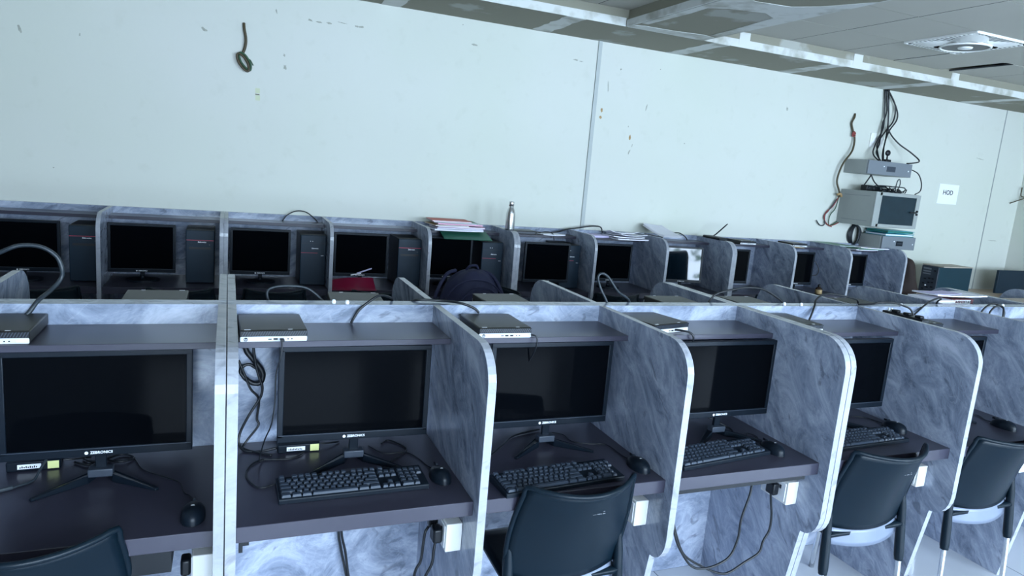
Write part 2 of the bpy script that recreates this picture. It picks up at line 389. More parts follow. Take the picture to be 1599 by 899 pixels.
# ================================================================== carrel banks
def panel_profile(D, s=1, h=H):
    R = 0.118; P = [(0, 0), (0, h)]
    for k in range(9):
        a = PI/2*(1-k/8); P.append((D-R+R*math.cos(a), h-R+R*math.sin(a)))
    P += [(D, 0.55), (D-.004, .522), (D-.014, .497), (D-.03, .475), (D-.05, .461), (D-.068, .456), (D-.08, .455), (D-.083, .442), (D-.15, 0)]
    return [(d*s, z) for d, z in P]
def bank(name, label, y0, sgn, panels, D=0.606, dd=0.5625, shelf=(1.1455, 1.165), sd=0.234, back=0.034, h=H, sockets=(), group=None, skip_top=()):
    # panels: list of (x0, x1, is_end); y0 = face of the back panel, users sit towards sgn*y
    X0, X1 = panels[0][0], panels[-1][1]
    t = thing(name, label, 'desk', (X0, y0, 0), 0, group)
    L = lambda x: x-X0
    a, b = sorted((0, -sgn*back))
    MB().box(0, X1-X0, a, b, 0.0, h, M_MARBLE).build('back_panel', t)
    for (x0, x1) in panels:
        MB().prism(panel_profile(D, sgn, h), 'x', L(x0), L(x1), M_MARBLE, M_EDGE).build('divider_panel', t)
    for k in range(len(panels)-1):
        x0, x1 = panels[k][1]+0.0006, panels[k+1][0]-0.0006
        if x1-x0 < 0.2: continue
        e = 0.0006
        a, b = sorted((sgn*e, sgn*dd)); MB().box(L(x0), L(x1), a, b, 0.704, DESK, M_BROWN, bev=0.0015, seg=1).build('desktop', t)
        a, b = sorted((sgn*e, sgn*sd)); MB().box(L(x0), L(x1), a, b, shelf[0], shelf[1], M_BROWN, bev=0.0012, seg=1).build('shelf', t)
    for xf in sockets:                       # white socket box under the desk edge, on the panel's side
        x1 = L(xf)-0.0005; x0 = x1-0.052
        sb = MB().box(x0, x1, -0.485, -0.345, 0.545, 0.638, M_WHITEP, bev=0.003).build('socket_box', t)
        MB().box(x0-0.003, x0-0.0002, -0.475, -0.355, 0.555, 0.628, M_LABEL, bev=0.001, seg=1).build('socket_plate', sb)
        for yy in (-0.45, -0.40):
            MB().box(x0-0.0045, x0-0.0032, yy-0.004, yy+0.004, 0.60, 0.615, M_GREYP).build('switch', sb)
    return t
T = 0.025
FB = 'front carrel banks'
front_bay = bank('carrel_bank', 'grey marble carrel bank with the keyboardless desk beside the edge-on double panel', -0.0, -1,
     [(-2.06, -2.035), (-1.385, -1.36), (-0.711, -0.686), (-0.026, -0.001)], sockets=(-0.026,), group=None)
mid_bank = bank('carrel_bank', 'grey marble carrel bank of three bays, past the edge-on double panel', 0.0, -1,
     [(0.002, 0.028), (0.689, 0.714), (1.374, 1.399), (2.060, 2.0850)], sockets=(0.689, 1.374, 2.060))
far_bank = bank('carrel_bank', 'grey marble carrel bank with two black chairs on steel legs pushed in', 0.0, -1,
     [(2.0880, 2.113), (2.778, 2.803), (3.463, 3.488), (4.148, 4.1735)], sockets=(2.778, 3.463))
end_bank = bank('carrel_bank', 'grey marble carrel bank cut off by the picture edge beyond the chairs', 0.0, -1,
     [(4.1745, 4.2), (4.86, 4.885)])
BY = 0.069
bank('carrel_bank', 'back-to-back grey carrel bank behind the keyboardless desk', BY, 1, [(-2.06, -2.035), (-1.385, -1.36), (-0.711, -0.686), (-0.026, -0.001)], shelf=(1.158, 1.178))
bank('carrel_bank', 'back-to-back grey carrel bank in front of the navy backpack', BY, 1, [(0.002, 0.028), (0.689, 0.714), (1.374, 1.399), (2.060, 2.0850)], shelf=(1.158, 1.178))
bank('carrel_bank', 'back-to-back grey carrel bank with looping cables behind the chairs', BY, 1, [(2.0880, 2.113), (2.778, 2.803), (3.463, 3.488), (4.148, 4.1735)], shelf=(1.158, 1.178))
bank('carrel_bank', 'back-to-back grey carrel bank in front of the rear-facing monitor', BY, 1, [(4.1745, 4.2), (4.86, 4.885)], shelf=(1.158, 1.178))
CY = WALL-0.036
CS = dict(D=0.555, dd=0.52, shelf=(1.166, 1.188), sd=0.20, h=1.233)
bank('study_carrel_bank', 'wall-side grey carrel bank holding the two red-striped towers behind the thick looped cable', CY, -1, [(-1.52, -1.495), (-0.777, -0.752), (-0.049, -0.023)], **CS)
bank('study_carrel_bank', 'wall-side grey carrel bank ending at the steel bottle', CY, -1, [(-0.022, 0.004), (0.682, 0.707), (1.408, 1.434), (2.112, 2.1385)], **CS)
bank('study_carrel_bank', 'wall-side grey carrel bank with loose white papers on its shelf', CY, -1, [(2.1395, 2.165), (2.843, 2.868), (3.556, 3.582), (4.275, 4.301)], **CS)
bank('study_carrel_bank', 'wall-side grey carrel bank below the wall cabinets', CY, -1, [(4.302, 4.328), (5.02, 5.046), (5.745, 5.77), (6.515, 6.54)], **CS)
# keyboard-tray rails left under two desks
tag(MB().box(1.402, 2.0, -0.56, -0.545, 0.690, 0.7035, M_BLACK).build('tray_rail'), 'thin black rail under the desk whose plug hangs in a white socket', 'rail')
tray = MB().box(-0.55, -0.125, -0.55, -0.20, 0.640, 0.7035, M_BLACK).box(-0.55, -0.15, -0.56, -0.55, 0.630, 0.634, M_PALE).build('keyboard_tray')
tag(tray, 'black keyboard tray slid under the desk behind the nearest chair back', 'tray')
tag(MB().box(0.036, 0.046, -0.555, -0.535, 0.672, 0.7035, M_BLACK).box(0.046, 0.062, -0.55, -0.54, 0.688, 0.7035, M_BLACK).build('tray_bracket'), 'small black bracket left under the desk with the looped keyboard cord', 'bracket')
# white screw caps along the island's top
CLIPS = [(0.34, 0.023, 'white clip on the island top nearest the arching black cord'), (0.384, 0.013, 'white clip on the island top, second one beside the arching black cord'),
         (2.345, 0.022, 'white clip on the island top where a black cord comes down'), (2.434, 0.010, 'white clip on the island top beside a cord rising from a mini computer'),
         (3.082, 0.012, 'lone white clip on the island top beside the power strip'), (3.794, 0.019, 'white clip on the island top between two black cord loops'), (3.85, 0.012, 'white clip on the island top just past the twin cord loops')]
for x, y, lab in CLIPS:
    m = MB(); m.lathe([(0.007, 0), (0.008, 0.006), (0.005, 0.013), (0.002, 0.014)], M_LABEL, 12)
    tag(m.build('cable_clip', None, (x, y, H)), lab, 'clip', 'white clips along the island top')
# ================================================================== monitors
def make_monitor(w, h, stand, brand='ZEBRONICS', z0=0.082):
    # local: origin under the stand on the desk, screen face towards -y at y = 0; z0 = bottom edge
    t = thing('monitor', 'x', 'monitor')
    bz = 0.017; bb = 0.026
    m = MB(); m.box(-w/2, w/2, 0.006, 0.026, z0, z0+h, M_BEZEL, bev=0.004)
    m.box(-w*0.33, w*0.33, 0.025, 0.036, z0+0.03, z0+h*0.72, M_BEZEL, bev=0.008)
    # raised rim around the screen
    m.box(-w/2, w/2, 0.0, 0.008, z0, z0+bb, M_BEZEL, bev=0.002); m.box(-w/2, w/2, 0.0, 0.008, z0+h-bz, z0+h, M_BEZEL, bev=0.002)
    m.box(-w/2, -w/2+bz, 0.0, 0.008, z0+bb*0.6, z0+h-bz*0.6, M_BEZEL, bev=0.002); m.box(w/2-bz, w/2, 0.0, 0.008, z0+bb*0.6, z0+h-bz*0.6, M_BEZEL, bev=0.002)
    m.build('housing', t)
    MB().box(-w/2+bz-.001, w/2-bz+.001, 0.0045, 0.0065, z0+bb-.001, z0+h-bz+.001, M_SCREEN).build('screen', t)
    MB().box(-w/2+0.004, w/2-0.004, -0.0012, 0.0, z0+bb-0.0035, z0+bb-0.0015, M_GREYP).build('lower_rim', t)
    lg = text('brand_mark', brand, 0.0105, M_LABEL, t, front(0.004, -0.0004, z0+bb*0.42), bold=0.0003)
    MB().cyl((-0.0335, 0, z0+bb*0.42), (-0.0335, -0.001, z0+bb*0.42), 0.0048, 0.0048, M_LABEL, 14).build('brand_ring', t)
    n = MB(); n.box(-0.014, 0.014, 0.012, 0.026, 0.035, z0+0.06, M_BEZEL, bev=0.002); n.build('stand_neck', t)
    if stand == 'vee':
        MB().box(-0.032, 0.032, -0.004, 0.030, 0.018, 0.042, M_GREYP, bev=0.003).build('stand_clip', t)
        for s in (-1, 1):
            m = MB(); A = [(s*0.008, 0.045), (s*0.030, -0.004), (s*0.150, -0.088), (s*0.158, -0.078), (s*0.036, 0.03)]
            lo = [m.bm.verts.new((x, y, 0.0)) for x, y in A]; zt = (0.022, 0.026, 0.008, 0.008, 0.022)
            hi = [m.bm.verts.new((x*0.99, y, z)) for (x, y), z in zip(A, zt)]; m.mi(M_BEZEL)
            fs = [m.bm.faces.new(lo), m.bm.faces.new(hi[::-1])] + [m.bm.faces.new((lo[k], lo[(k+1) % 5], hi[(k+1) % 5], hi[k])) for k in range(5)]
            bmesh.ops.recalc_face_normals(m.bm, faces=fs)
            bmesh.ops.bevel(m.bm, geom=list(m.bm.edges), offset=0.002, segments=1, affect='EDGES')
            m.build('stand_leg', t)
    else:
        m = MB(); P = [(0.105*math.cos(2*PI*k/28), 0.02+0.085*math.sin(2*PI*k/28)) for k in range(28)]
        m.prism(P, 'z', 0.0, 0.012, M_BEZEL); m.build('stand_base', t)
        MB().cyl((0, 0.019, 0.012), (0, 0.019, 0.040), 0.018, 0.013, M_BEZEL, 14).build('stand_collar', t)
    return t
AM = 'monitors on the front desks'
mon = make_monitor(0.478, 0.311, 'vee')
MONS = [(-0.330, -0.220, 0.0, 'black monitor on the keyboardless desk, its V-shaped stand beside a labelled adapter'),
        (0.388, -0.225, -0.02, 'black monitor behind the fully visible keyboard, with a dark reflection of the keys'),
        (1.082, -0.225, 0.0, 'black monitor behind the keyboard half hidden by a chair'),
        (1.825, -0.262, 0.0, 'black monitor over the desk whose cords hang from a white socket'),
        (2.467, -0.275, 0.0, 'black monitor just past the second double panel, behind a keyboard and chair'),
        (3.085, -0.275, 0.0, 'black monitor of which only one upper corner shows beyond the last rounded panel')]
for k, (x, y, rz, lab) in enumerate(MONS):
    if k == 0:
        mon.location = (x, y, DESK); mon.rotation_euler = (0, 0, rz); mon['label'] = lab; mon['group'] = AM
    else: dup(mon, (x, y, DESK), rz, lab, AM)
# wall row: slightly smaller screens on oval feet
CM = 'monitors of the wall row'
wm = make_monitor(0.415, 0.336, 'oval', z0=0.060)
bpy.context.view_layer.update()

CMON = [(-1.225, 2.935, 0.0, 'black monitor behind the thick looped grey cable, with a pale line of light across it'),
        (-0.543, 2.97, 0.0, 'black monitor of the wall row, next bay after the thick looped cable'),
        (0.226, 2.97, 0.0, 'black monitor beside the dark tower with two pale dots'),
        (0.957, 2.97, 0.0, 'black monitor behind the crimson folder'),
        (1.655, 2.98, 0.0, 'black monitor above the navy backpack'),
        (2.485, 2.85, -0.02, 'large black monitor standing in front of a tower, just past the steel bottle'),
        (3.175, 2.97, 0.0, 'black monitor under the shelf of loose white papers'),
        (3.95, 2.97, 0.02, 'black monitor mirroring bright window and leaves'),
        (4.515, 2.97, 0.0, 'black monitor showing a narrow slanted strip under a mini computer'),
        (5.35, 2.97, 0.0, 'black monitor beside the small brown bottle, with a cord curling out behind'),
        (6.085, 2.97, 0.0, 'black monitor in the last wall bay, below the smallest wall cabinet')]
WMON = []
for k, (x, y, rz, lab) in enumerate(CMON):
    if k == 0:
        wm.location = (x, y, DESK); wm['label'] = lab; wm['group'] = CM; o = wm
    else: o = dup(wm, (x, y, DESK), rz, lab, CM)
    WMON.append(o)
TILT = WMON[7]; TILT.rotation_euler = (0, 0, math.radians(-8.0))
for ch in KIDS(TILT):                     # this screen is tipped back on its foot
    if ch.name.split('.')[0] == 'screen':
        ch.data = ch.data.copy(); ch.data.materials[0] = M_GLOSS
    if ch.name.split('.')[0] in ('housing', 'screen', 'lower_rim', 'brand_mark', 'brand_ring'):
        ch.rotation_euler = (math.radians(-4.5), 0, 0); ch.location = (0, -0.006, 0.002)

# ================================================================== mini computers
def make_pc():
    t = thing('mini_computer', 'x', 'computer')          # local: front face at y=0, body to +y, x centred
    w, d, h = 0.193, 0.215, 0.036
    MB().box(-w/2, w/2, 0.003, d, 0.0025, h, M_CASETOP, bev=0.004).build('case', t)
    f = MB().box(-w/2+.001, w/2-.001, -0.0015, 0.004, 0.001, 0.0165, M_SILVER, bev=0.003); fo = f.build('front_panel', t, None); tag(fo, 'silver lower front with ports')
    g = MB()
    g.box(-w/2+.001, w/2-.001, -0.001, 0.004, 0.0175, h-0.002, M_BLACK, bev=0.001, seg=1)
    for k in range(26):
        x = -w/2+0.006+k*0.0071
        g.prism([(x, 0.0195), (x+0.0022, 0.0195), (x+0.0092, 0.033), (x+0.0070, 0.033)], 'y', -0.0022, -0.0008, M_GREYP)
    g.build('vent_grille', t)
    for x, ww, hh in ((-0.012, .010, .003), (0.004, .012, .0055), (0.022, .012, .0055)):
        MB().box(x-ww/2, x+ww/2, -0.0022, -0.0012, 0.009-hh/2, 0.009+hh/2, M_BLACK).build('usb_port', fo)
    for x in (0.040, 0.051): MB().cyl((x, -0.0012, .009), (x, -0.0024, .009), 0.0021, 0.0021, M_BLACK, 12).build('audio_jack', fo)
    MB().box(0.066, 0.083, -0.0026, -0.0012, 0.006, 0.012, M_LABEL, bev=0.0006, seg=1).build('power_button', fo)
    lg = MB().cyl((-0.080, -0.0012, .009), (-0.080, -0.0022, .009), 0.0058, 0.0058, M_BLACK, 18).build('logo_disc', fo)
    text('logo_letters', 'hp', 0.0095, M_SILVER, lg, Matrix.Translation((-0.080, -0.0024, 0.0092)) @ FACE_Y @ Matrix.Shear('XZ', 4, (0.25, 0)))
    MB().box(-0.084, -0.066, 0.006, 0.013, h, h+0.0004, M_LABEL).build('sticker', t); MB().box(0.040, 0.053, 0.006, 0.012, h, h+0.0004, M_LABEL).build('sticker', t)
    for x in (-0.08, 0.08):
        for y in (0.02, 0.19): MB().cyl((x, y, 0), (x, y, 0.0026), 0.006, 0.006, M_BLACK, 10).build('rubber_foot', t)
    return t
pc = make_pc(); PG = 'mini computers on the front shelves'; PB = 'mini computers on the back-to-back shelves'
PCS = [(-0.585, -0.222, SZ, 0.0, 'black mini computer with silver front on the shelf over the keyboardless desk', PG),
       (0.132, -0.238, SZ, 0.02, 'black mini computer with a plug in its silver front, right by the edge-on double panel', PG),
       (0.881, -0.238, SZ, 0.0, 'black mini computer with silver front and two pale stickers, over the chair-covered keyboard', PG),
       (1.585, -0.200, SZ, 0.23, 'black mini computer turned askew on the shelf, a cord plugged in its front', PG),
       (2.228, -0.235, SZ, 0.0, 'black mini computer on the shelf just past the second double panel', PG),
       (2.962, -0.235, SZ, 0.0, 'black mini computer under a black power strip and its cords', PG)]
for k, (x, y, z, rz, lab, gp) in enumerate(PCS):
    if k == 0: pc.location = (x, y, z); pc['label'] = lab; pc['group'] = gp
    else: dup(pc, (x, y, z), rz, lab, gp)
BZ = 1.178
for x, y, rz, lab in ((-0.222, 0.305, PI, 'grey-black mini computer behind the island top, next to the edge-on double panel end'),
                      (0.452, 0.300, PI-0.06, 'grey-black mini computer behind the island top, in front of the crimson folder'),
                      (1.038, 0.302, PI, 'grey-black mini computer behind the island top, in front of the backpack'),
                      (1.868, 0.292, PI, 'grey-black mini computer behind the island top, in line with the loose white papers'),
                      (2.285, 0.300, PI, 'grey-black mini computer behind the island top, beside the paired white clips before the double panel'),
                      (2.985, 0.290, PI, 'grey-black mini computer behind the island top, near the black power strip')):
    dup(pc, (x, y, BZ), rz, lab, PB)
dup(pc, (4.735, 3.035, 1.188), 0.0, 'black mini computer with silver front on the shelf by the upright antenna', 'mini computers on the wall shelves')
dup(pc, (5.40, 3.035, 1.188), 0.0, 'black mini computer lying beside a tan envelope on the wall shelf', 'mini computers on the wall shelves')

# ================================================================== desktop towers
def make_tower(style):
    t = thing('computer_tower', 'x', 'computer'); w, d, h = 0.182, 0.335, 0.376      # front at y=0
    MB().box(-w/2, w/2, 0.012, d, 0.006, h, M_TOWERD, bev=0.003).build('case', t)
    f = MB().box(-w/2, w/2, 0.0, 0.014, 0.004, h-.001, M_TOWER, bev=0.005).build('front_panel', t)
    if style == 0:
        MB().box(-w/2+.002, w/2-.002, -0.0012, 0.001, h-0.072, h-0.068, M_RED).build('red_stripe', f)
        text('brand_mark', 'Zebronics', 0.013, M_LABEL, f, front(0.012, -0.0006, h-0.082), bold=0.0004)
        MB().box(-w/2+.02, w/2-.02, -0.0010, 0.001, h-0.133, h-0.118, M_TOWERD).build('drive_slot', f)
        MB().cyl((0.06, -0.002, h-0.1), (0.06, 0.001, h-0.1), 0.005, 0.005, M_GREYP, 12).build('power_button', f)
        for x in (-0.06, -0.045): MB().box(x-.005, x+.005, -0.001, 0.001, h-0.1, h-0.096, M_BLACK).build('usb_port', f)
    else:
        MB().box(-w/2+.004, w/2-.06, -0.0012, 0.001, h-0.133, h-0.130, M_RED).build('red_stripe', f)
        text('brand_mark', 'Zebronics', 0.012, M_LABEL, f, front(0.012, -0.0006, h-0.098), bold=0.0003)
        for x in (-0.022, -0.006): MB().cyl((x, -0.001, h-0.045), (x, 0.001, h-0.045), 0.003, 0.003, M_LABEL, 10).build('indicator', f)
        MB().box(-w/2+.004, w/2-.004, -0.0012, 0.001, h-0.062, h-0.0605, M_TOWERD).build('drive_slot', f)
        MB().box(0.055, 0.075, -0.0015, 0.001, h-0.152, h-0.149, M_LABEL).build('power_button', f)
    for x in (-0.07, 0.07):
        for y in (0.04, 0.30): MB().box(x-.012, x+.012, y-.012, y+.012, 0, 0.007, M_BLACK).build('rubber_foot', t)
    return t
TG = 'towers of the wall row'
tw = make_tower(0); tw2 = make_tower(1)
first = {0: True, 1: True}
for x, y, st, lab in ((-0.872, 2.905, 0, 'dark tower with a red stripe, behind the thick looped grey cable'),
                      (-0.176, 2.900, 0, 'dark tower with a red stripe beside the double wall panel'),
                      (0.588, 2.885, 1, 'dark tower with two pale dots and a short red stripe'),
                      (1.315, 2.885, 0, 'dark tower with a red stripe in the bay of the crimson folder'),
                      (2.003, 2.885, 1, 'dark tower half hidden behind the navy backpack'),
                      (2.728, 2.90, 1, 'dark tower mostly hidden behind the large wall-row monitor')):
    pr0 = (tw, tw2)[st]
    if first[st]: pr0.location = (x, y, DESK); pr0['label'] = lab; pr0['group'] = TG; first[st] = False
    else: dup(pr0, (x, y, DESK), 0, lab, TG)

# ================================================================== keyboards and mice
KEYM = {}
def key_mesh(w, d=0.0155):
    k = (round(w, 4), d)
    if k not in KEYM:
        m = MB(); hx, hy = w/2, d/2
        lo = [m.bm.verts.new(p) for p in ((-hx, -hy, 0), (hx, -hy, 0), (hx, hy, 0), (-hx, hy, 0))]
        hi = [m.bm.verts.new(p) for p in ((-hx+.0022, -hy+.0016, .0075), (hx-.0022, -hy+.0016, .0075), (hx-.0022, hy-.003, .0082), (-hx+.0022, hy-.003, .0082))]
        i = m.mi(M_KEY); fs = [m.bm.faces.new(lo[::-1]), m.bm.faces.new(hi)] + [m.bm.faces.new((lo[a], lo[(a+1) % 4], hi[(a+1) % 4], hi[a])) for a in range(4)]
        bmesh.ops.bevel(m.bm, geom=[e for e in m.bm.edges if e.verts[0] in hi or e.verts[1] in hi], offset=0.0008, segments=1, affect='EDGES')
        me = bpy.data.meshes.new('key'); m.bm.normal_update(); m.bm.to_mesh(me); m.bm.free(); me.materials.append(M_KEY); KEYM[k] = me
    return KEYM[k]
def make_keyboard():
    t = thing('keyboard', 'x', 'keyboard'); W_, D_ = 0.44, 0.128
    m = MB(); m.prism([(-D_/2, 0), (-D_/2, 0.013), (-D_/2+0.004, 0.016), (D_/2-.003, 0.0235), (D_/2, 0.021), (D_/2, 0)], 'x', -W_/2, W_/2, M_BEZEL)
    bmesh.ops.bevel(m.bm, geom=list(m.bm.edges), offset=0.0015, segments=1, affect='EDGES')
    m.build('tray', t)
    U = 0.01885; x0 = -W_/2+0.007; slope = math.atan2(0.0075, D_-.007)
    rows = [[1, -.9]+[1]*4+[-.5]+[1]*4+[-.5]+[1]*4+[-.3, 1, -5.9],
            [1]*13+[2, -.2]+[1]*3+[-.2]+[1]*4,
            [1.5]+[1]*12+[1.5, -.2]+[1]*3+[-.2]+[1]*4,
            [1.75]+[1]*11+[2.25, -3.4]+[1]*3+[-1],
            [2.25]+[1]*10+[2.75, -1.2, 1, -1.2]+[1]*3+[-1],
            [1.5, 1.5, 1.5, 7.0, 1.7, 1.8, -.2, 1, 1, 1, -.2, 2, 1, -1]]
    cnt = 0
    for r, row in enumerate(rows):
        x = x0; tot = sum(abs(a) for a in row); u = (W_-0.014)/tot
        for a in row:
            if a > 0 and cnt < 100:
                o = bpy.data.objects.new('key', key_mesh(round(u*a-0.0022, 4))); C.objects.link(o); o.parent = t; cnt += 1
                yy = D_/2-0.0125-r*0.0204-(0 if r else -0.0005)
                o.location = (x+u*a/2, yy, 0.0165+(yy+D_/2)*math.tan(slope)); o.rotation_euler = (slope, 0, 0)
            x += u*abs(a)
    return t
kb = make_keyboard(); KG = 'keyboards on the front desks'
KBS = [(0.360, -0.395, 0.018, 'black keyboard in full view on the desk by the edge-on double panel'),
       (1.005, -0.488, 0.085, 'black keyboard with its near edge hidden by a black chair back'),
       (1.690, -0.425, 0.13, 'black keyboard on the desk above the hanging black cords'),
       (2.425, -0.420, 0.05, 'black keyboard just past the second double panel')]
for k, (x, y, rz, lab) in enumerate(KBS):
    if k == 0: kb.location = (x, y, DESK); kb.rotation_euler = (0, 0, rz); kb['label'] = lab; kb['group'] = KG
    else: dup(kb, (x, y, DESK), rz, lab, KG)
def make_mouse(x, y, rz, lab, cord):
    t = thing('computer_mouse', lab, 'mouse', (x, y, DESK), rz, 'mice on the front desks')
    m = MB()
    def shp(u, v):
        a = 2*PI*u; r = math.sin(PI*v/2)
        px = 0.031*math.cos(a)*r*(1-0.10*math.sin(a)); py = 0.056*math.sin(a)*r
        return (px, py, 0.036*math.cos(PI*v/2)**0.75*(1-0.18*(py/0.056))+0.002)
    m.grid(shp, 28, 9, M_BEZEL); bmesh.ops.remove_doubles(m.bm, verts=m.bm.verts, dist=0.0003)
    bmesh.ops.recalc_face_normals(m.bm, faces=m.bm.faces)
    P = [(0.031*math.cos(2*PI*k/24)*(1-0.10*math.sin(2*PI*k/24)), 0.056*math.sin(2*PI*k/24)) for k in range(24)]
    m.prism(P, 'z', 0.0, 0.003, M_BLACK); m.build('body', t)
    MB().cyl((-0.0035, 0.030, 0.0285), (0.0035, 0.030, 0.0285), 0.0085, 0.0085, M_GREYP, 16).build('scroll_wheel', t)
    MB().box(-0.0006, 0.0006, 0.008, 0.052, 0.026, 0.0345, M_BLACK).build('button_seam', t)
    MB().prism([(-0.005, -0.012), (0.005, -0.012), (0.003, -0.007), (-0.003, -0.007)], 'z', 0.0372, 0.0388, M_LABEL).build('logo_mark', t)
    inv = (Matrix.Translation((x, y, DESK)) @ Matrix.Rotation(rz, 4, 'Z')).inverted()
    pts = [(0, 0.053, 0.010)] + [tuple(inv @ Vector((a, b, DESK+0.0032))) for a, b in cord]
    MB().tube(pts, 0.0021, M_CABLE, 7, 6).build('cord', t)
    return t
make_mouse(-0.077, -0.478, -0.05, 'black mouse on the keyboardless desk near the double panel', [(-0.076, -0.40), (-0.09, -0.36), (-0.106, -0.338), (-0.123, -0.269), (-0.168, -0.221), (-0.224, -0.165), (-0.25, -0.10), (-0.267, -0.05)])
make_mouse(0.632, -0.392, 0.12, 'black mouse beside the fully visible keyboard', [(0.615, -0.30), (0.60, -0.24), (0.569, -0.185), (0.498, -0.181), (0.458, -0.108)])
make_mouse(1.330, -0.455, 0.08, 'black mouse above the chair back and the bright socket box', [(1.325, -0.36), (1.316, -0.26), (1.254, -0.239), (1.199, -0.204), (1.195, -0.141), (1.156, -0.108)])
make_mouse(1.950, -0.432, 0.05, 'black mouse on the desk above the plugged white socket', [(1.965, -0.345), (1.99, -0.30), (1.975, -0.26), (1.945, -0.29), (1.93, -0.25)])
make_mouse(2.715, -0.345, 0.10, 'black mouse beside the keyboard past the second double panel', [(2.72, -0.25), (2.70, -0.20), (2.62, -0.18), (2.50, -0.22)])
make_mouse(3.325, -0.425, 0.10, 'black mouse on the desk of the farther chair', [(3.33, -0.34), (3.36, -0.28), (3.30, -0.25), (3.15, -0.25)])
# adapters behind the monitor feet
def adapter(x0, x1, y, lab, rz=0.0):
    t = thing('power_adapter', lab, 'adapter', (x0, y, DESK), rz, None); w = x1-x0
    MB().box(0, w, 0, 0.055, 0, 0.030, M_BEZEL, bev=0.004).build('body', t)
    a = MB().box(w*0.21, w*0.64, -0.001, 0.0005, 0.008, 0.022, M_LABEL).build('white_sticker', t)
    for k in range(9): MB().box(w*0.25+k*0.005, w*0.25+k*0.005+0.003, -0.0016, -0.0008, 0.011, 0.015+0.002*(k % 2), M_BLACK).build('print_mark', a)
    MB().box(w*0.76, w*0.97, -0.001, 0.0005, 0.004, 0.027, M_YELLOW).build('yellow_sticker', t)
    MB().tube([(w, 0.03, 0.015), (w+0.03, 0.035, 0.012), (w+0.07, 0.06, 0.004)], 0.003, M_CABLE).build('lead', t)
    return t
adapter(0.160, 0.295, -0.115, 'black adapter with white and yellow stickers behind the fully visible keyboard')
adapter(-0.585, -0.450, -0.105, 'black adapter with white and yellow stickers on the keyboardless desk', 0.03)
# ================================================================== chairs
def make_chair():
    t = thing('chair', 'x', 'chair')              # local: seat centre on the floor, sitter faces +y
    def hw(v): return 0.205+0.010*math.sin(PI*min(1, v*1.1))-0.014*v**3
    def back(u, v):
        a = 2*u-1
        y = -0.195-0.120*v**1.25+(0.045+0.045*v)*a*a
        z = 0.462+0.325*v+0.010*v*a*a-(1-v)*0.0*a
        z -= 0.018*(1-v)*(1-a*a)
        return (hw(v)*a, y, z)
    b = MB(); b.grid(back, 18, 14, M_CHAIR, thick=0.011)
    rim = [back(0, k/12) for k in range(13)]+[back(k/12, 1) for k in range(1, 13)]+[back(1, 1-k/12) for k in range(1, 13)]
    b.tube([(x, y+0.005, z) for x, y, z in rim], 0.0085, M_CHAIR, 8, 2)
    bo = b.build('backrest', t)
    # small moulded marks on the back
    def mark(cx, v, s, name):
        m = MB(); p = back(0.5+cx/(2*hw(v)), v); M = Matrix.Translation((p[0], p[1]-0.0006, p[2])) @ Matrix.Rotation(-0.35, 4, 'X')
        for dx, w_ in ((-0.017, .012), (0.0, .016), (0.016, .010)):
            m.box(dx-w_/2*s, dx+w_/2*s, -0.0012, 0.0012, -0.0012, 0.0012, M_GREYP, M=M @ Matrix.Rotation(-0.5, 4, 'Y') if False else M)
            m.box(dx-w_/3*s, dx+w_/2*s, -0.0012, 0.0012, 0.005, 0.0068, M_GREYP, M=M)
        m.build(name, bo)
    mark(0.035, 0.78, 1.0, 'moulded_mark')
    def seat(u, v):
        a = 2*u-1; y = -0.185+0.40*v; w = 0.205-0.02*v
        return (w*a, y, 0.440-0.012*(1-a*a)*math.sin(PI*v)-0.03*max(0, v-0.85)/0.15)
    MB().grid(seat, 14, 14, M_CHAIR, thick=0.014).build('seat', t)
    def rail(u, v):  # added band, stands for the seat's sheen seen through the back gap
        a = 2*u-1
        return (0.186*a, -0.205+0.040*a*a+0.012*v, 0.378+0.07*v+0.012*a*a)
    r = MB().grid(rail, 16, 4, M_PALE, thick=0.004).build('seat_sheen', t); tag(r, 'pale band for the seat sheen seen below the backrest')
    for s in (-1, 1):
        lg = MB(); lg.tube([(s*0.202, -0.165, 0.46), (s*0.210, -0.185, 0.30), (s*0.216, -0.205, 0.0)], 0.0115, M_CHROME, 12, 3)
        lo = lg.build('leg', t); tag(lo, 'chrome leg')
        sl = MB(); sl.tube([(s*0.203, -0.150, 0.60), (s*0.203, -0.163, 0.50), (s*0.208, -0.182, 0.32), (s*0.2095, -0.187, 0.275)], [0.013, 0.017, 0.019, 0.017], M_CHAIR, 12, 3)
        sl.build('leg_sleeve', lo)
        lg = MB(); lg.tube([(s*0.180, 0.170, 0.43), (s*0.188, 0.195, 0.25), (s*0.195, 0.215, 0.0)], 0.0115, M_CHROME, 12, 3)
        tag(lg.build('leg', t), 'chrome leg')
    return t
ch = make_chair(); CG = 'black chairs at the front desks'; CW = 'black chairs at the wall row'
CHS = [(-0.440, -0.375, 0.04, 'black plastic chair at the keyboardless desk, only its top edge in view', CG),
       (1.030, -0.375, 0.02, 'black plastic chair with a curved back hiding part of a keyboard', CG),
       (2.385, -0.375, 0.0, 'black plastic chair with pale band on its steel legs, just past the second double panel', CG),
       (3.095, -0.365, 0.0, 'black plastic chair with pale band beyond the last rounded front panel', CG),
       (-1.06, 2.700, 0.1, 'black chair back behind the thick looped grey cable', CW),
       (-0.275, 2.690, 0.0, 'black chair back in the bay of the tower beside the double wall panel', CW),
       (0.300, 2.690, 0.0, 'black chair back below the tower with two pale dots', CW),
       (0.985, 2.700, 0.1, 'black chair back in front of the crimson folder', CW),
       (2.970, 2.660, -0.1, 'black chair back below the shelf of loose white papers', CW),
       (4.60, 2.680, 0.0, 'black chair back below the slanted narrow monitor', CW)]
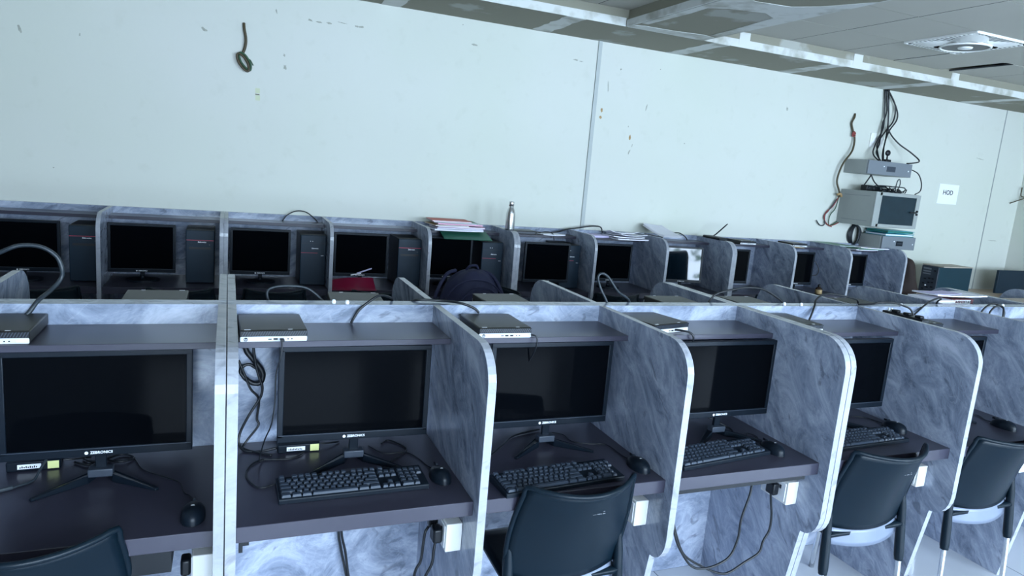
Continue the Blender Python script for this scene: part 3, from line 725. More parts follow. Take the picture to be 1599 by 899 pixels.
for k, (x, y, rz, lab, g) in enumerate(CHS):
    if k == 0: ch.location = (x, y, 0); ch.rotation_euler = (0, 0, rz); ch['label'] = lab; ch['group'] = g
    else: dup(ch, (x, y, 0), rz, lab, g)
# chair under the backpack, turned sideways
dup(ch, (1.785, 2.50, 0), PI/2, 'black chair carrying the navy backpack', CW)

# ================================================================== backpack
bp = thing('backpack', 'slumped navy blue backpack on a chair before the wall row', 'bag', (1.68, 2.50, 0.443), 0.0)
def bag(u, v):
    a = 2*PI*u; r = (1-(2*v-1)**4)**0.5 if 0 < v < 1 else 0.0
    taper = 1.0-0.42*v**2.2
    x = 0.265*math.cos(a)*r*taper; y = 0.150*math.sin(a)*r*(1-0.25*v)
    w = 1+0.035*math.sin(5*a+7*v)+0.03*math.sin(9*a-5*v)
    return (x*w+0.03*v, y*w, 0.525*v+0.012*math.sin(3*a+1)*r)
m = MB().grid(bag, 40, 24, M_NAVY); bmesh.ops.remove_doubles(m.bm, verts=m.bm.verts, dist=0.002); bmesh.ops.recalc_face_normals(m.bm, faces=m.bm.faces); m.build('body', bp)
def pocket(u, v):
    a = PI*(u-0.5)*1.9; r = math.sin(PI*min(1, max(0, 0.06+0.94*v)))**0.5
    return (0.06+0.185*math.sin(a)*r, -0.10-0.075*math.cos(a)*r, 0.03+0.36*v)
m = MB().grid(pocket, 24, 16, M_NAVY); bmesh.ops.recalc_face_normals(m.bm, faces=m.bm.faces); m.build('front_pocket', bp)
for k, (cx, w_, top, dy) in enumerate(((0.05, 0.175, 0.41, -0.165), (0.02, 0.245, 0.46, -0.125))):
    MB().tube([(cx-w_, dy+0.05, 0.12), (cx-w_*0.9, dy+0.01, top*0.7), (cx-w_*0.5, dy, top*0.94), (cx, dy-.004, top), (cx+w_*0.5, dy, top*0.94), (cx+w_*0.9, dy+0.01, top*0.7), (cx+w_, dy+0.05, 0.12)], 0.006, M_NAVY, 8, 5).build('zip', bp)
MB().tube([(-0.02, 0.02, 0.505), (0.0, -0.01, 0.545), (0.05, -0.01, 0.55), (0.08, 0.02, 0.51)], 0.009, M_NAVY, 8, 5).build('carry_handle', bp)
for x in (-0.15, 0.16):
    MB().tube([(x*0.6, 0.05, 0.50), (x*1.2, 0.0, 0.47), (x*1.75, -0.03, 0.30), (x*1.8, 0.0, 0.05)], 0.014, M_NAVY, 8, 5).build('shoulder_strap', bp)

# ================================================================== paper goods
def sheet(name, lab, cat, x, y, z, w, d, m, rz=0.0, th=0.0012, curl=0.0, seed=0, group=None, tilt=0.0, roll=0.0):
    r = random.Random(seed); p = r.uniform(0, 6)
    def fn(u, v):
        return (w*(u-0.5), d*(v-0.5), curl*(abs(2*u-1)**2.5)*(1+0.4*math.sin(p+3*v))*0.5+curl*0.4*(1-v)**3)
    o = MB().grid(fn, 14, 8, m, thick=-th if th else 0, smooth=False).build(name, None, (x, y, z), (tilt, roll, rz))
    return tag(o, lab, cat, group)
S0 = 1.1885
GF = 'folders and papers piled on the wall shelf'
def folder(lab, x, y, z, w, d, m, rz, th=0.004, inner=None):
    t = thing('folder', lab, 'folder', (x, y, z), rz, GF)
    MB().box(-w/2, w/2, -d/2, d/2, 0, 0.0012, m).build('back_cover', t)
    MB().box(-w/2+.004, w/2-.006, -d/2+.004, d/2-.004, 0.0014, th-0.0014, inner or M_WHITE).build('page_stack', t)
    MB().box(-w/2, w/2, -d/2, d/2, th-0.0012, th, m).build('front_cover', t)
    return t
t = thing('folder', 'green folder drooping over the shelf edge under the coloured pile', 'folder', (1.785, 3.05, S0), -0.04, GF)
for nm, z0, ww in (('back_cover', 0.0, 0.40), ('front_cover', 0.0035, 0.395)):
    def gf(u, v, z0=z0, ww=ww):
        y = -0.205+0.30*v
        return (ww*(u-0.5), y, z0+0.0005-0.24*max(0, -0.012-y)*1.0)
    MB().grid(gf, 4, 16, M_GREEN, thick=-0.0014, smooth=False).build(nm, t)
sheet('paper_stack', 'white paper stack at the bottom of the coloured pile', 'papers', 1.72, 3.06, S0+0.007, 0.42, 0.24, M_WHITE, 0.05, 0.012, 0.004, 3, GF)
folder('lilac folder in the coloured pile, above the white stack', 1.735, 3.06, S0+0.023, 0.40, 0.23, M_LILAC, 0.02, 0.010)
folder('pink folder in the middle of the coloured pile', 1.755, 3.07, S0+0.034, 0.40, 0.23, M_PINK, -0.04, 0.012)
folder('tan folder low in the coloured pile, poking out beside the pink one', 1.65, 3.05, S0+0.047, 0.30, 0.24, M_TAN, 0.12, 0.008)
folder('white and pink folder just under the top card of the coloured pile', 1.745, 3.07, S0+0.056, 0.38, 0.23, M_WHITE, -0.06, 0.012, M_PINK)
folder('dark grey-green folder directly below the salmon one', 1.715, 3.09, S0+0.069, 0.36, 0.24, M_PALEGREEN, -0.12, 0.008)
folder('salmon red folder on top of the coloured pile', 1.675, 3.08, S0+0.078, 0.33, 0.24, M_SALMON, -0.05, 0.009)
# loose papers in the bay past the steel bottle
GP = 'loose white papers on the wall shelf'
for k, (x, y, w_, d_, rz, th, cu) in enumerate(((3.34, 3.04, 0.33, 0.25, 0.05, 0.010, 0.004), (3.32, 3.05, 0.31, 0.24, -0.08, 0.008, 0.012), (3.36, 3.06, 0.30, 0.22, 0.12, 0.006, 0.022), (3.30, 3.08, 0.28, 0.22, -0.15, 0.004, 0.032))):
    sheet('paper_stack', ('flat white paper stack lowest on the loose-paper shelf', 'white paper stack second from the bottom on the loose-paper shelf', 'curled white papers third from the bottom on the loose-paper shelf', 'strongly curled white papers topmost on the loose-paper shelf')[k], 'papers', x, y, S0+(0, .0135, .026, .040)[k], w_, d_, M_WHITE, rz, th, cu, 10+k, GP)
tag(sheet('paper_stack', 'x', 'papers', 3.03, 3.13, S0, 0.26, 0.20, M_LILAC, 0.1, 0.018, 0.004, 21), 'lilac grey papers beside the loose white stack', 'papers', GP)
# papers slipping over the panel
t = thing('paper_sheaf', 'white papers draped along the top of the panel past the loose-paper shelf', 'papers', (3.69, 3.06, 1.236), 0.0, GP)
for k in range(4):
    def fn(u, v, k=k):
        y = -0.21+0.36*u
        return (-0.08+0.20*v+0.012*k, y+0.012*k, 0.004+0.0035*k+0.068*u**1.4+0.012*math.sin(3*v+k)*u)
    MB().grid(fn, 12, 5, M_WHITE, thick=0.0012, smooth=False).build('sheet', t)
tag(MB().box(-.004, .004, -.13, .13, 0, .007, M_BLACK, bev=.002).build('pen', None, (3.60, 3.00, 1.2335), (0, 0, 0.05)), 'dark pen lying along the panel top beside the draped papers', 'pen')
# envelope and papers further on
tag(MB().box(-.15, .15, -.11, .11, 0, .004, M_TAN).build('envelope', None, (5.225, 3.06, S0), (0, 0, -0.08)), 'tan envelope beside a mini computer on the wall shelf', 'envelope')
sheet('paper_stack', 'small white papers at the shelf edge on top of the tan envelope', 'papers', 5.14, 2.98, S0+0.0045, 0.16, 0.10, M_WHITE, 0.0, 0.004, 0.002, 31)
folder('pale green folder laid across the last but one wall panel', 5.85, 3.03, 1.2345, 0.26, 0.34, M_PALEGREEN, 0.1, 0.006)
for k in range(3):
    sheet('paper_stack', ('white papers lowest at the shelf edge below the smallest cabinet', 'white papers in the middle at the shelf edge below the smallest cabinet', 'white papers topmost at the shelf edge below the smallest cabinet')[k], 'papers', 6.22+0.06*k, 3.06-0.01*k, S0+0.012*k, 0.34, 0.25, (M_WHITE, M_PALEGREEN, M_WHITE)[k], 0.05-0.12*k, 0.007, 0.008, 40+k)
# crimson folder on the desk
t = thing('crimson_folder', 'bent crimson plastic folder on the wall-row desk', 'folder', (0.87, 2.82, DESK+0.001))
def cf(u, v):
    x = -0.165+0.33*u; y = -0.12+0.26*v
    return (x+0.03*v*(u-0.4), y, 0.002+0.055*max(0, v-0.35)*(0.6+0.8*u)+0.012*math.sin(PI*u)*v)
MB().grid(cf, 12, 10, M_CRIMSON, thick=0.002, smooth=False).build('cover', t)
MB().box(0.02, 0.10, 0.10, 0.104, 0.070, 0.078, M_LABEL, bev=.001, M=Matrix.Rotation(-0.2, 4, 'Y')).build('paper_edge', t)
tag(MB().box(-.06, .06, -.002, .002, 0, .010, M_LILAC, bev=.001).build('paper_strip', None, (0.985, 2.955, 0.852), (0, -0.35, 0)), 'pale paper strip leaning on the monitor behind the crimson folder', 'paper')
# steel bottle on the double panel
bt = thing('steel_bottle', 'brushed steel drinking bottle standing on the wall-row double panel', 'bottle', (2.139, 2.895, 1.233))
MB().lathe([(0.030, 0), (0.0375, 0.003), (0.038, 0.010), (0.038, 0.115), (0.036, 0.140), (0.029, 0.165), (0.021, 0.183), (0.0185, 0.192), (0.0185, 0.200)], M_STEEL, 32).build('body', bt)
MB().lathe([(0.0205, 0.2005), (0.0205, 0.203), (0.021, 0.204), (0.021, 0.228), (0.019, 0.233), (0.006, 0.234)], M_STEEL, 32).build('cap', bt)
MB().lathe([(0.0192, 0.196), (0.0192, 0.2003)], M_BLACK, 32).build('seal_ring', bt)
# small brown bottle
bb_ = thing('small_bottle', 'small dark brown bottle with tan label on the wall-row desk', 'bottle', (5.46, 2.765, DESK))
MB().lathe([(0.030, 0), (0.033, 0.004), (0.033, 0.058), (0.026, 0.068), (0.014, 0.074), (0.013, 0.080)], M_AMBER, 20).build('body', bb_)
MB().lathe([(0.0335, 0.010), (0.0335, 0.052)], M_TAN, 20).build('label_band', bb_)
MB().lathe([(0.015, 0.0805), (0.016, 0.083), (0.016, 0.098), (0.006, 0.105)], M_BLACK, 16).build('cap', bb_)
# things on the shelf just past the bottle
sw = thing('network_switch', 'flat black box with cords on the shelf just past the steel bottle', 'device', (2.33, 3.10, S0))
MB().box(-0.12, 0.12, -0.07, 0.09, 0.002, 0.030, M_BLACK, bev=.003).build('body', sw); MB().box(-0.10, 0.10, -0.072, -0.0705, 0.008, 0.022, M_GREYP).build('port_strip', sw)
sheet('paper_stack', 'white papers beside the flat black box past the steel bottle', 'papers', 2.60, 3.10, S0, 0.22, 0.18, M_WHITE, 0.1, 0.008, 0.006, 51)
rt = thing('router', 'flat dark router with an upright antenna on the wall-row panel', 'router', (4.30, 2.98, 1.2335), 0.0)
MB().box(-0.05, 0.05, -0.10, 0.15, 0, 0.024, M_BLACK, bev=.008).build('body', rt)
MB().tube([(0.03, 0.10, 0.018), (0.07, 0.10, 0.04), (0.20, 0.115, 0.14)], [0.006, 0.006, 0.007, 0.007, 0.006], M_BLACK, 8, 3).build('antenna', rt)
# brown cloth bag past the last wall panel
bg = thing('cloth_bag', 'dark brown cloth bag leaning on the last wall-row panel', 'bag', (6.70, 2.80, DESK))
def bgf(u, v):
    a = 2*PI*u; r = (1-(2*v-1)**6)**0.5 if 0 < v < 1 else 0
    w = 1+0.06*math.sin(4*a+5*v)
    return ((0.15-0.10*v)*math.cos(a)*r*w-0.05*v, 0.15*math.sin(a)*r*w*(1-.4*v), 0.41*v)
m = MB().grid(bgf, 28, 18, M_BROWNC); bmesh.ops.remove_doubles(m.bm, verts=m.bm.verts, dist=0.002); bmesh.ops.recalc_face_normals(m.bm, faces=m.bm.faces); m.build('body', bg)

# ================================================================== side table with a tower seen from behind and a laptop
tb = thing('table', 'tan-topped table beyond the wall row, under the rear-facing tower', 'table', (6.56, 2.25, 0))
MB().box(0, 2.44, 0, 1.0, 0.725, DESK, M_WOODT, bev=.003).build('tabletop', tb)
for x in (0.05, 2.39):
    for y in (0.05, 0.95): MB().box(x-.02, x+.02, y-.02, y+.02, 0, 0.725, M_CABDARK).build('leg', tb)
tr = thing('computer_tower', 'dark teal tower turned with its port side out, papers on top', 'computer', (7.13, 2.76, DESK), 0.03)
MB().box(0.012, 0.56, 0, 0.20, 0.006, 0.315, M_TEALD, bev=.003).build('case', tr)
rp = MB().box(0.0, 0.013, 0.004, 0.196, 0.010, 0.312, M_GREYP, bev=.002).build('rear_panel', tr)
for y, z, w_, h_ in ((0.13, .285, .09, .018), (0.13, .255, .09, .015), (0.13, .228, .09, .012)): MB().box(-0.002, 0.001, y-w_/2, y+w_/2, z-h_/2, z+h_/2, M_CABDARK).build('slot_cover', rp)
for k, (y, z) in enumerate(((.04, .27), (.05, .18), (.09, .18), (.14, .17), (.05, .14), (.09, .135), (.15, .12), (.05, .09), (.10, .08), (.15, .06), (.05, .045))):
    MB().box(-0.003, 0.001, y-.012, y+.012, z-.007, z+.007, M_BLACK).build('port', rp)
MB().cyl((-0.002, .12, .10), (-0.010, .12, .10), .008, .008, M_LABEL, 12).build('plug', rp)
for x in (.05, .5):
    for y in (.03, .17): MB().box(x-.015, x+.015, y-.012, y+.012, 0, .007, M_BLACK).build('rubber_foot', tr)
sheet('paper_stack', 'buff papers lying on the rear-facing tower', 'papers', 7.40, 2.86, DESK+0.316, 0.50, 0.24, M_BUFF, 0.05, 0.010, 0.003, 61)
lp = thing('monitor', 'dark blue-black monitor seen from behind at the picture edge', 'monitor', (8.70, 2.93, DESK), 0.0)
hs = MB().box(-0.32, 0.32, -0.012, 0.020, 0.010, 0.285, M_NAVYP, bev=.004).build('housing', lp)
MB().box(-0.31, 0.31, 0.0195, 0.022, 0.022, 0.275, M_SCREEN).build('screen', lp)
MB().box(-0.10, 0.10, -0.03, 0.09, 0, 0.012, M_BEZEL, bev=.003).build('stand_base', lp)
text('brand_mark', 'WIPRO', 0.034, M_GREYP, hs, front(0.26, -0.0125, 0.225) @ Matrix.Rotation(0, 4, 'Z'))
# book and papers on the far back-to-back shelf
bk = thing('book', 'thick book with a red-edged pale spine under papers, behind the island top', 'book', (3.735, 0.155, BZ))
M_MAROON = mat('maroon_cover', (0.10, 0.022, 0.028), 0.5)
MB().box(-0.088, 0.088, 0.0, 0.14, 0.0, 0.004, M_MAROON).box(-0.088, 0.088, 0.0, 0.14, 0.056, 0.060, M_MAROON).box(-0.088, 0.088, -0.001, 0.003, 0.0, 0.060, M_MAROON).build('cover', bk)
MB().box(-0.084, 0.084, 0.004, 0.137, 0.0042, 0.0558, M_WHITE).build('page_block', bk)
sp = MB().box(-0.060, 0.064, -0.0025, -0.0008, 0.030, 0.055, M_LABEL).build('spine_label', bk)
text('spine_title', 'BUSINESS', 0.018, M_MAROON, sp, front(-0.022, -0.003, 0.0435), bold=0.0005); text('spine_title', 'STUDY', 0.018, M_BLACK, sp, front(0.042, -0.003, 0.0435), bold=0.0005)
tag(MB().box(-.07, .07, -.09, .09, 0, .056, M_WHITE).build('paper_block', None, (3.575, 0.22, BZ), (0, 0, 0.05)), 'block of white papers beside the red-edged book', 'papers')
sheet('paper_stack', 'open white papers lying over the red-edged book', 'papers', 3.73, 0.23, BZ+0.0685, 0.38, 0.16, M_WHITE, -0.04, 0.006, 0.006, 71)
sheet('paper_stack', 'lilac edged papers on top of the open white papers', 'papers', 3.66, 0.245, BZ+0.0745, 0.24, 0.11, M_LILAC, 0.08, 0.002, 0.006, 72)
sheet('paper_stack', 'buff papers on the shelf at the picture edge before the rear-facing monitor', 'papers', 4.37, 0.215, BZ, 0.30, 0.17, M_BUFF, 0.0, 0.040, 0.002, 73)
sheet('paper_stack', 'lilac papers on the shelf at the picture edge before the rear-facing monitor', 'papers', 4.65, 0.21, BZ, 0.24, 0.16, M_LILAC, 0.1, 0.036, 0.006, 74)

# ================================================================== wall fittings
def cabinet(name, lab, x0, x1, z0, z1, yf, glass):
    t = thing(name, lab, 'cabinet', (x0, WALL, z0)); w = x1-x0; h = z1-z0; d = WALL-yf
    MB().box(0, w, -d+0.022, -0.001, 0, h, M_CABINET, bev=.004).build('body', t)
    if glass:
        MB().box(-0.0012, 0.001, -d+0.07, -0.06, 0.05, 0.054, M_CABDARK).box(-0.0012, 0.001, -d+0.07, -0.06, h-.054, h-.05, M_CABDARK).build('side_groove', t)
        dr = MB(); fr = 0.055
        dr.box(0, fr+.03, -d, -d+0.02, 0.004, h-.004, M_CABINET, bev=.002); dr.box(w-fr, w, -d, -d+0.02, 0.004, h-.004, M_CABINET, bev=.002)
        dr.box(fr, w-fr, -d, -d+0.02, 0.004, 0.034, M_CABINET, bev=.002); dr.box(fr, w-fr, -d, -d+0.02, h-.036, h-.004, M_CABINET, bev=.002)
        do = dr.build('door', t)
        MB().box(fr+.028, w-fr+.002, -d+.008, -d+.013, 0.032, h-.034, M_SMOKE).build('glass', do)
        for zz in (h*0.52, h*0.43): MB().cyl((w-.03, -d, zz), (w-.03, -d-.014, zz), .011, .010, M_BLACK, 14).build('lock', do)
        MB().box(w-.13, w-.035, -d-.012, -d-.004, h*.46, h*.50, M_BLACK, bev=.002).build('latch', do)
    else:
        do = MB().box(0.002, w-.002, -d, -d+.02, 0.002, h-.002, M_CABDARK, bev=.002).build('front_plate', t)
        MB().box(w*.42, w*.62, -d-.002, -d+.001, h*.28, h*.66, M_BEZEL if z0 < 1.5 else M_GREYP, bev=.001).build('handle_recess', do)
        MB().box(w*.45, w*.59, -d-.004, -d-.001, h*.44, h*.50, M_GREYP, bev=.001).build('handle', do)
        for u, zz in ((0.92, .45), (0.35, .62)): MB().cyl((w*u, -d, h*zz), (w*u, -d-.004, h*zz), .007, .007, M_LABEL, 12).build('screw', do)
    return t
cabinet('wall_cabinet', 'slim grey wall cabinet, uppermost of the three below the hanging cables', 6.09, 6.725, 1.985, 2.128, 2.98, False)
cabinet('wall_cabinet', 'large grey wall cabinet with a smoked glass door', 6.10, 6.745, 1.452, 1.812, 2.83, True)
cabinet('wall_cabinet', 'slim grey wall cabinet lowest of the three, teal files on top', 6.45, 6.95, 1.214, 1.356, 2.96, False)
for k, lab in enumerate(('teal file under another on the lowest wall cabinet', 'teal file on top, below the glass-door cabinet')):
    t = thing('file', lab, 'file', (6.72+0.01*k, 3.10, 1.3565+0.034*k), 0.03*k)
    MB().box(-.22, .20, -.13, .14, 0, .006, M_TEAL).build('back_cover', t); MB().box(-.21, .19, -.12, .135, .006, .020, M_WHITE if k == 0 else M_GREEN).build('page_stack', t); MB().box(-.22, .20, -.13, .14, .020, .026, M_TEAL).build('front_cover', t)
# socket, switch box and plug above
sb = thing('switch_plate', 'white double switch plate behind the hanging cables', 'switch', (6.47, WALL, 2.35)); MB().box(-.08, .0, -.012, -.0005, -.07, .08, M_WHITEP, bev=.003).build('plate', sb); MB().box(.01, .09, -.03, -.0005, -.065, .045, M_WHITEP, bev=.004).build('raised_box', sb); MB().box(-.055, -.025, -.018, -.012, -.02, .03, M_LABEL, bev=.002).build('rocker', sb)
pg = thing('power_plug', 'round black plug standing on the uppermost wall cabinet', 'plug', (6.50, 3.12, 2.1285)); MB().box(-.04, .04, -.025, .025, 0, .03, M_BLACK, bev=.006).build('base', pg); MB().cyl((0, 0, .03), (0, 0, .075), .008, .008, M_BLACK, 10).build('stem', pg); MB().ell((0, 0, .098), .034, .02, .032, M_BLACK).build('head', pg)
# HOD paper
hp = thing('paper_notice', 'white paper notice reading HOD taped to the wall', 'notice', (7.765, WALL, 1.86)); MB().box(-.165, .165, -.0025, -.0008, -.115, .112, M_LABEL).build('sheet', hp)
text('letters', 'HOD', 0.075, M_BLACK, hp, front(-0.005, -.003, 0.015) @ Matrix.Shear('XZ', 4, (0.0, 0.0)), bold=0.001)
# taped scraps
tp = thing('wall_tape', 'yellowed tape scrap on the wall below the coiled wire', 'tape', (0.193, WALL, 2.112)); MB().box(-.016, .016, -.0018, -.0006, .008, .045, M_TAPE).build('tape_piece', tp); MB().box(-.014, .018, -.0018, -.0006, -.043, -.004, M_TAPE).build('tape_piece', tp); MB().box(-.016, .014, -.0024, -.0006, -.003, .003, M_OLIVE).build('torn_line', tp)

# ceiling fan set in a tile cell
fx, fy = GX+(FAN[0]+0.5)*PX, GY-(FAN[1]+0.5)*PY
fn_ = thing('ceiling_fan', 'square white ceiling cassette fan with ribbed corners and a round centre', 'fan', (fx, fy, TILE), 0.0)
hx, hy = PX/2-.004, PY/2-.004
m = MB(); m.box(-hx, hx, -hy, hy, 0.018, 0.12, M_GRILLE)
for q in (-1, 1): m.box(q*hx-.004, q*hx+.004, -hy, hy, -0.014, 0.018, M_WHITEP); m.box(-hx, hx, q*hy-.004, q*hy+.004, -0.014, 0.018, M_WHITEP)
m.build('housing', fn_)
m = MB(); P = []
for k in range(64):          # four-lobed dished plate
    a = 2*PI*k/64; q = 0.30+0.095*math.cos(4*(a-PI/4)); P.append((q*math.cos(a), q*math.sin(a)))
i = m.mi(M_WHITEP)
rings = []
for s_, z in ((1.0, -0.004), (0.93, -0.012), (0.8, -0.022), (0.66, -0.030), (0.56, -0.036)):
    rings.append([m.bm.verts.new((max(-hx, min(hx, x*s_)) if s_ > .9 else x*s_, max(-hy, min(hy, y*s_)) if s_ > .9 else y*s_, z)) for x, y in P])
for A, B in zip(rings, rings[1:]):
    for k in range(64):
        f = m.bm.faces.new((A[k], A[(k+1) % 64], B[(k+1) % 64], B[k])); f.smooth = True; f.material_index = i
bmesh.ops.recalc_face_normals(m.bm, faces=m.bm.faces)
m.build('lobed_plate', fn_)
MB().cyl((0, 0, -0.038), (0, 0, -0.030), 0.172, 0.172, M_GRILLE, 40).build('centre_grille', fn_)
MB().tube([(0.175*math.cos(2*PI*k/40), 0.175*math.sin(2*PI*k/40), -0.037) for k in range(40)], 0.009, M_WHITEP, 8, 1, closed=True).build('centre_ring', fn_)
MB().lathe([(0.055, -0.038), (0.05, -0.048), (0.02, -0.052), (0.004, -0.052)], M_WHITEP, 24).build('hub', fn_)
for sx, sy in ((1, 0), (-1, 0), (0, 1), (0, -1)):     # ribs in the four side segments, slot shade painted as dark boxes between
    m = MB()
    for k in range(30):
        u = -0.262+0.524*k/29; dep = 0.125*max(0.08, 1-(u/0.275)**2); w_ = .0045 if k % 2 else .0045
        mm_ = M_WHITEP if k % 2 else M_VOIDSHADE; zz = -0.0135 if k % 2 else -0.0125
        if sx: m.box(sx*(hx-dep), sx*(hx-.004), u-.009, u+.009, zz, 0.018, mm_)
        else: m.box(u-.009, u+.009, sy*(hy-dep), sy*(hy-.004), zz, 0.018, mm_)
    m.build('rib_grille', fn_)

# ================================================================== cables
def cable(name, lab, pts, r=0.004, m=None, cat='cable', group=None, sub=6):
    return tag(MB().tube(pts, r, m or M_CABLE, 8, sub).build(name), lab, cat, group)
# on the desk by the edge-on double panel
cable('flat_cable', 'thick flat black cable knotted against the back panel beside the fully visible keyboard\'s monitor', [(0.047, -0.022, 1.135), (0.060, -0.022, 1.080), (0.074, -0.022, 1.058), (0.100, -0.022, 1.025), (0.113, -0.022, 0.997), (0.107, -0.022, 0.969), (0.086, -0.022, 0.965), (0.063, -0.022, 0.980), (0.044, -0.022, 1.004), (0.050, -0.022, 1.024), (0.071, -0.022, 1.031), (0.096, -0.022, 1.014)], [0.009, 0.009, 0.009, 0.008, 0.006, 0.005])
cable('power_cable', 'black cord hanging down the back panel to the adapter with stickers', [(0.075, -0.045, 1.14), (0.088, -0.045, 1.045), (0.102, -0.045, 0.990), (0.111, -0.045, 0.961), (0.109, -0.045, 0.933), (0.099, -0.045, 0.911), (0.069, -0.05, 0.861), (0.045, -0.05, 0.806), (0.043, -0.06, 0.770), (0.063, -0.08, 0.7545), (0.113, -0.09, 0.7545), (0.158, -0.09, 0.762)], 0.0042)
cable('video_cable', 'black cord crossing the other one beside the monitor with reflected keys', [(0.037, -0.035, 1.05), (0.059, -0.035, 0.993), (0.076, -0.035, 0.950), (0.102, -0.030, 0.912), (0.097, -0.03, 0.846), (0.102, -0.035, 0.822), (0.066, -0.04, 0.772), (0.056, -0.06, 0.756), (0.10, -0.10, 0.7545), (0.14, -0.13, 0.7545)], 0.0038)
cable('keyboard_cable', 'thin black cord plugged in the mini computer front, falling past the monitor edge', [(0.154, -0.252, 1.172), (0.152, -0.262, 1.13), (0.139, -0.255, 1.067), (0.138, -0.25, 0.981), (0.130, -0.245, 0.907), (0.112, -0.22, 0.843), (0.100, -0.19, 0.765), (0.120, -0.15, 0.7535)], 0.0022)
tag(MB().box(-.006, .006, -.022, 0, -.003, .003, M_BLACK, bev=.001).build('usb_plug', None, (0.154, -0.2415, 1.174), (0, 0, 0.02)), 'black USB plug in the silver front by the edge-on double panel', 'plug')
cable('keyboard_cable', 'black cord looping on the desk to the fully visible keyboard', [(0.239, -0.13, 0.7555), (0.219, -0.15, 0.7535), (0.183, -0.165, 0.7535), (0.141, -0.160, 0.7535), (0.107, -0.157, 0.7535), (0.076, -0.189, 0.7535), (0.061, -0.24, 0.7535), (0.065, -0.292, 0.7535), (0.084, -0.34, 0.7535), (0.104, -0.353, 0.7535), (0.128, -0.346, 0.755), (0.142, -0.350, 0.760)], 0.0028)
cable('monitor_cable', 'black cord curving on the desk behind the mouse of the fully visible keyboard', [(0.505, -0.10, 0.7535), (0.536, -0.074, 0.7535), (0.578, -0.142, 0.7535), (0.567, -0.189, 0.7535), (0.505, -0.25, 0.7535)], 0.0028)
cable('power_cable', 'grey cord from the adapter on the keyboardless desk', [(-0.484, -0.045, 0.757), (-0.475, -0.112, 0.800), (-0.49, -0.15, 0.775), (-0.502, -0.178, 0.7545), (-0.535, -0.21, 0.7545), (-0.567, -0.23, 0.7545), (-0.64, -0.25, 0.7545)], 0.0038, M_CABLEG)
tag(MB().box(-.018, .018, -.006, .006, 0, .011, M_CABLEG, bev=.003).build('cord_ferrite', None, (-0.557, -0.224, DESK+.0005), (0, 0, 0.5)), 'small dark bead on the cord of the keyboardless desk', 'bead')
cable('power_cable', 'tangled black cords behind the monitor of the keyboardless desk', [(-0.42, -0.07, 0.754), (-0.38, -0.10, 0.756), (-0.35, -0.06, 0.754), (-0.30, -0.10, 0.758), (-0.26, -0.07, 0.754), (-0.30, -0.04, 0.756), (-0.36, -0.09, 0.76), (-0.40, -0.05, 0.755)], 0.0035)
cable('power_cable', 'tangled black cords behind the monitor of the chair-covered keyboard', [(0.80, -0.10, 0.754), (0.84, -0.16, 0.756), (0.88, -0.12, 0.754), (0.86, -0.22, 0.756), (0.78, -0.25, 0.754), (0.83, -0.28, 0.754), (0.92, -0.20, 0.757), (1.0, -0.12, 0.756), (1.12, -0.08, 0.756)], 0.0036)
cable('power_cable', 'tangled black cords behind the monitor above the plugged socket', [(1.56, -0.16, 0.754), (1.62, -0.22, 0.757), (1.68, -0.15, 0.76), (1.76, -0.12, 0.775), (1.84, -0.14, 0.79), (1.90, -0.18, 0.77), (1.93, -0.22, 0.754), (1.89, -0.28, 0.7535)], 0.0036)
cable('power_cable', 'tangled black cords behind the monitor past the second double panel', [(2.25, -0.14, 0.754), (2.34, -0.20, 0.757), (2.42, -0.14, 0.76), (2.55, -0.12, 0.756), (2.62, -0.18, 0.754)], 0.0036)
# cords over the island top
cable('network_cable', 'thick grey cable looping high over the island top beside the keyboardless desk', [(-0.555, -0.02, 1.185), (-0.535, -0.012, 1.205), (-0.516, 0.01, 1.236), (-0.496, 0.07, 1.255), (-0.475, 0.1, 1.285), (-0.471, 0.1, 1.316), (-0.485, 0.1, 1.355), (-0.522, 0.1, 1.382), (-0.571, 0.1, 1.386), (-0.612, 0.1, 1.371), (-0.67, 0.12, 1.33), (-0.70, 0.14, 1.26)], 0.0065, M_CABLEG)
cable('power_cable', 'black cord arching over the island top from the shelf by the edge-on double panel', [(0.395, -0.022, 1.1695), (0.405, -0.014, 1.185), (0.424, -0.010, 1.214), (0.463, 0.0, 1.244), (0.498, 0.02, 1.258), (0.537, 0.05, 1.246), (0.56, 0.09, 1.225), (0.57, 0.11, 1.19)], 0.0045)
cable('power_cable', 'black cord lying over the island top to the mini computer with two stickers', [(0.60, 0.13, 1.19), (0.638, 0.06, 1.233), (0.735, 0.04, 1.235), (0.790, 0.0, 1.236), (0.84, -0.012, 1.220), (0.86, -0.014, 1.203)], 0.0045)
cable('power_cable', 'grey black cord looping behind the island top below the tower with pale dots', [(0.142, 0.15, 1.182), (0.129, 0.15, 1.235), (0.146, 0.15, 1.256), (0.199, 0.15, 1.263), (0.264, 0.15, 1.255), (0.315, 0.14, 1.215), (0.33, 0.13, 1.19)], 0.0045, M_CABLEG)
cable('network_cable', 'grey cable standing up in a narrow loop at the third panel of the island top', [(1.450, 0.06, 1.183), (1.437, 0.055, 1.232), (1.405, 0.06, 1.287), (1.388, 0.06, 1.332), (1.404, 0.06, 1.348), (1.436, 0.06, 1.333), (1.488, 0.06, 1.275), (1.555, 0.08, 1.237), (1.60, 0.12, 1.185)], 0.0052, M_CABLEG)
cable('power_cable', 'black cord arching behind the island top before the second double panel', [(1.98, 0.12, 1.185), (2.016, 0.1, 1.258), (2.112, 0.1, 1.282), (2.183, 0.1, 1.292), (2.276, 0.1, 1.287), (2.358, 0.1, 1.255), (2.411, 0.1, 1.222), (2.43, 0.11, 1.183)], 0.0045)
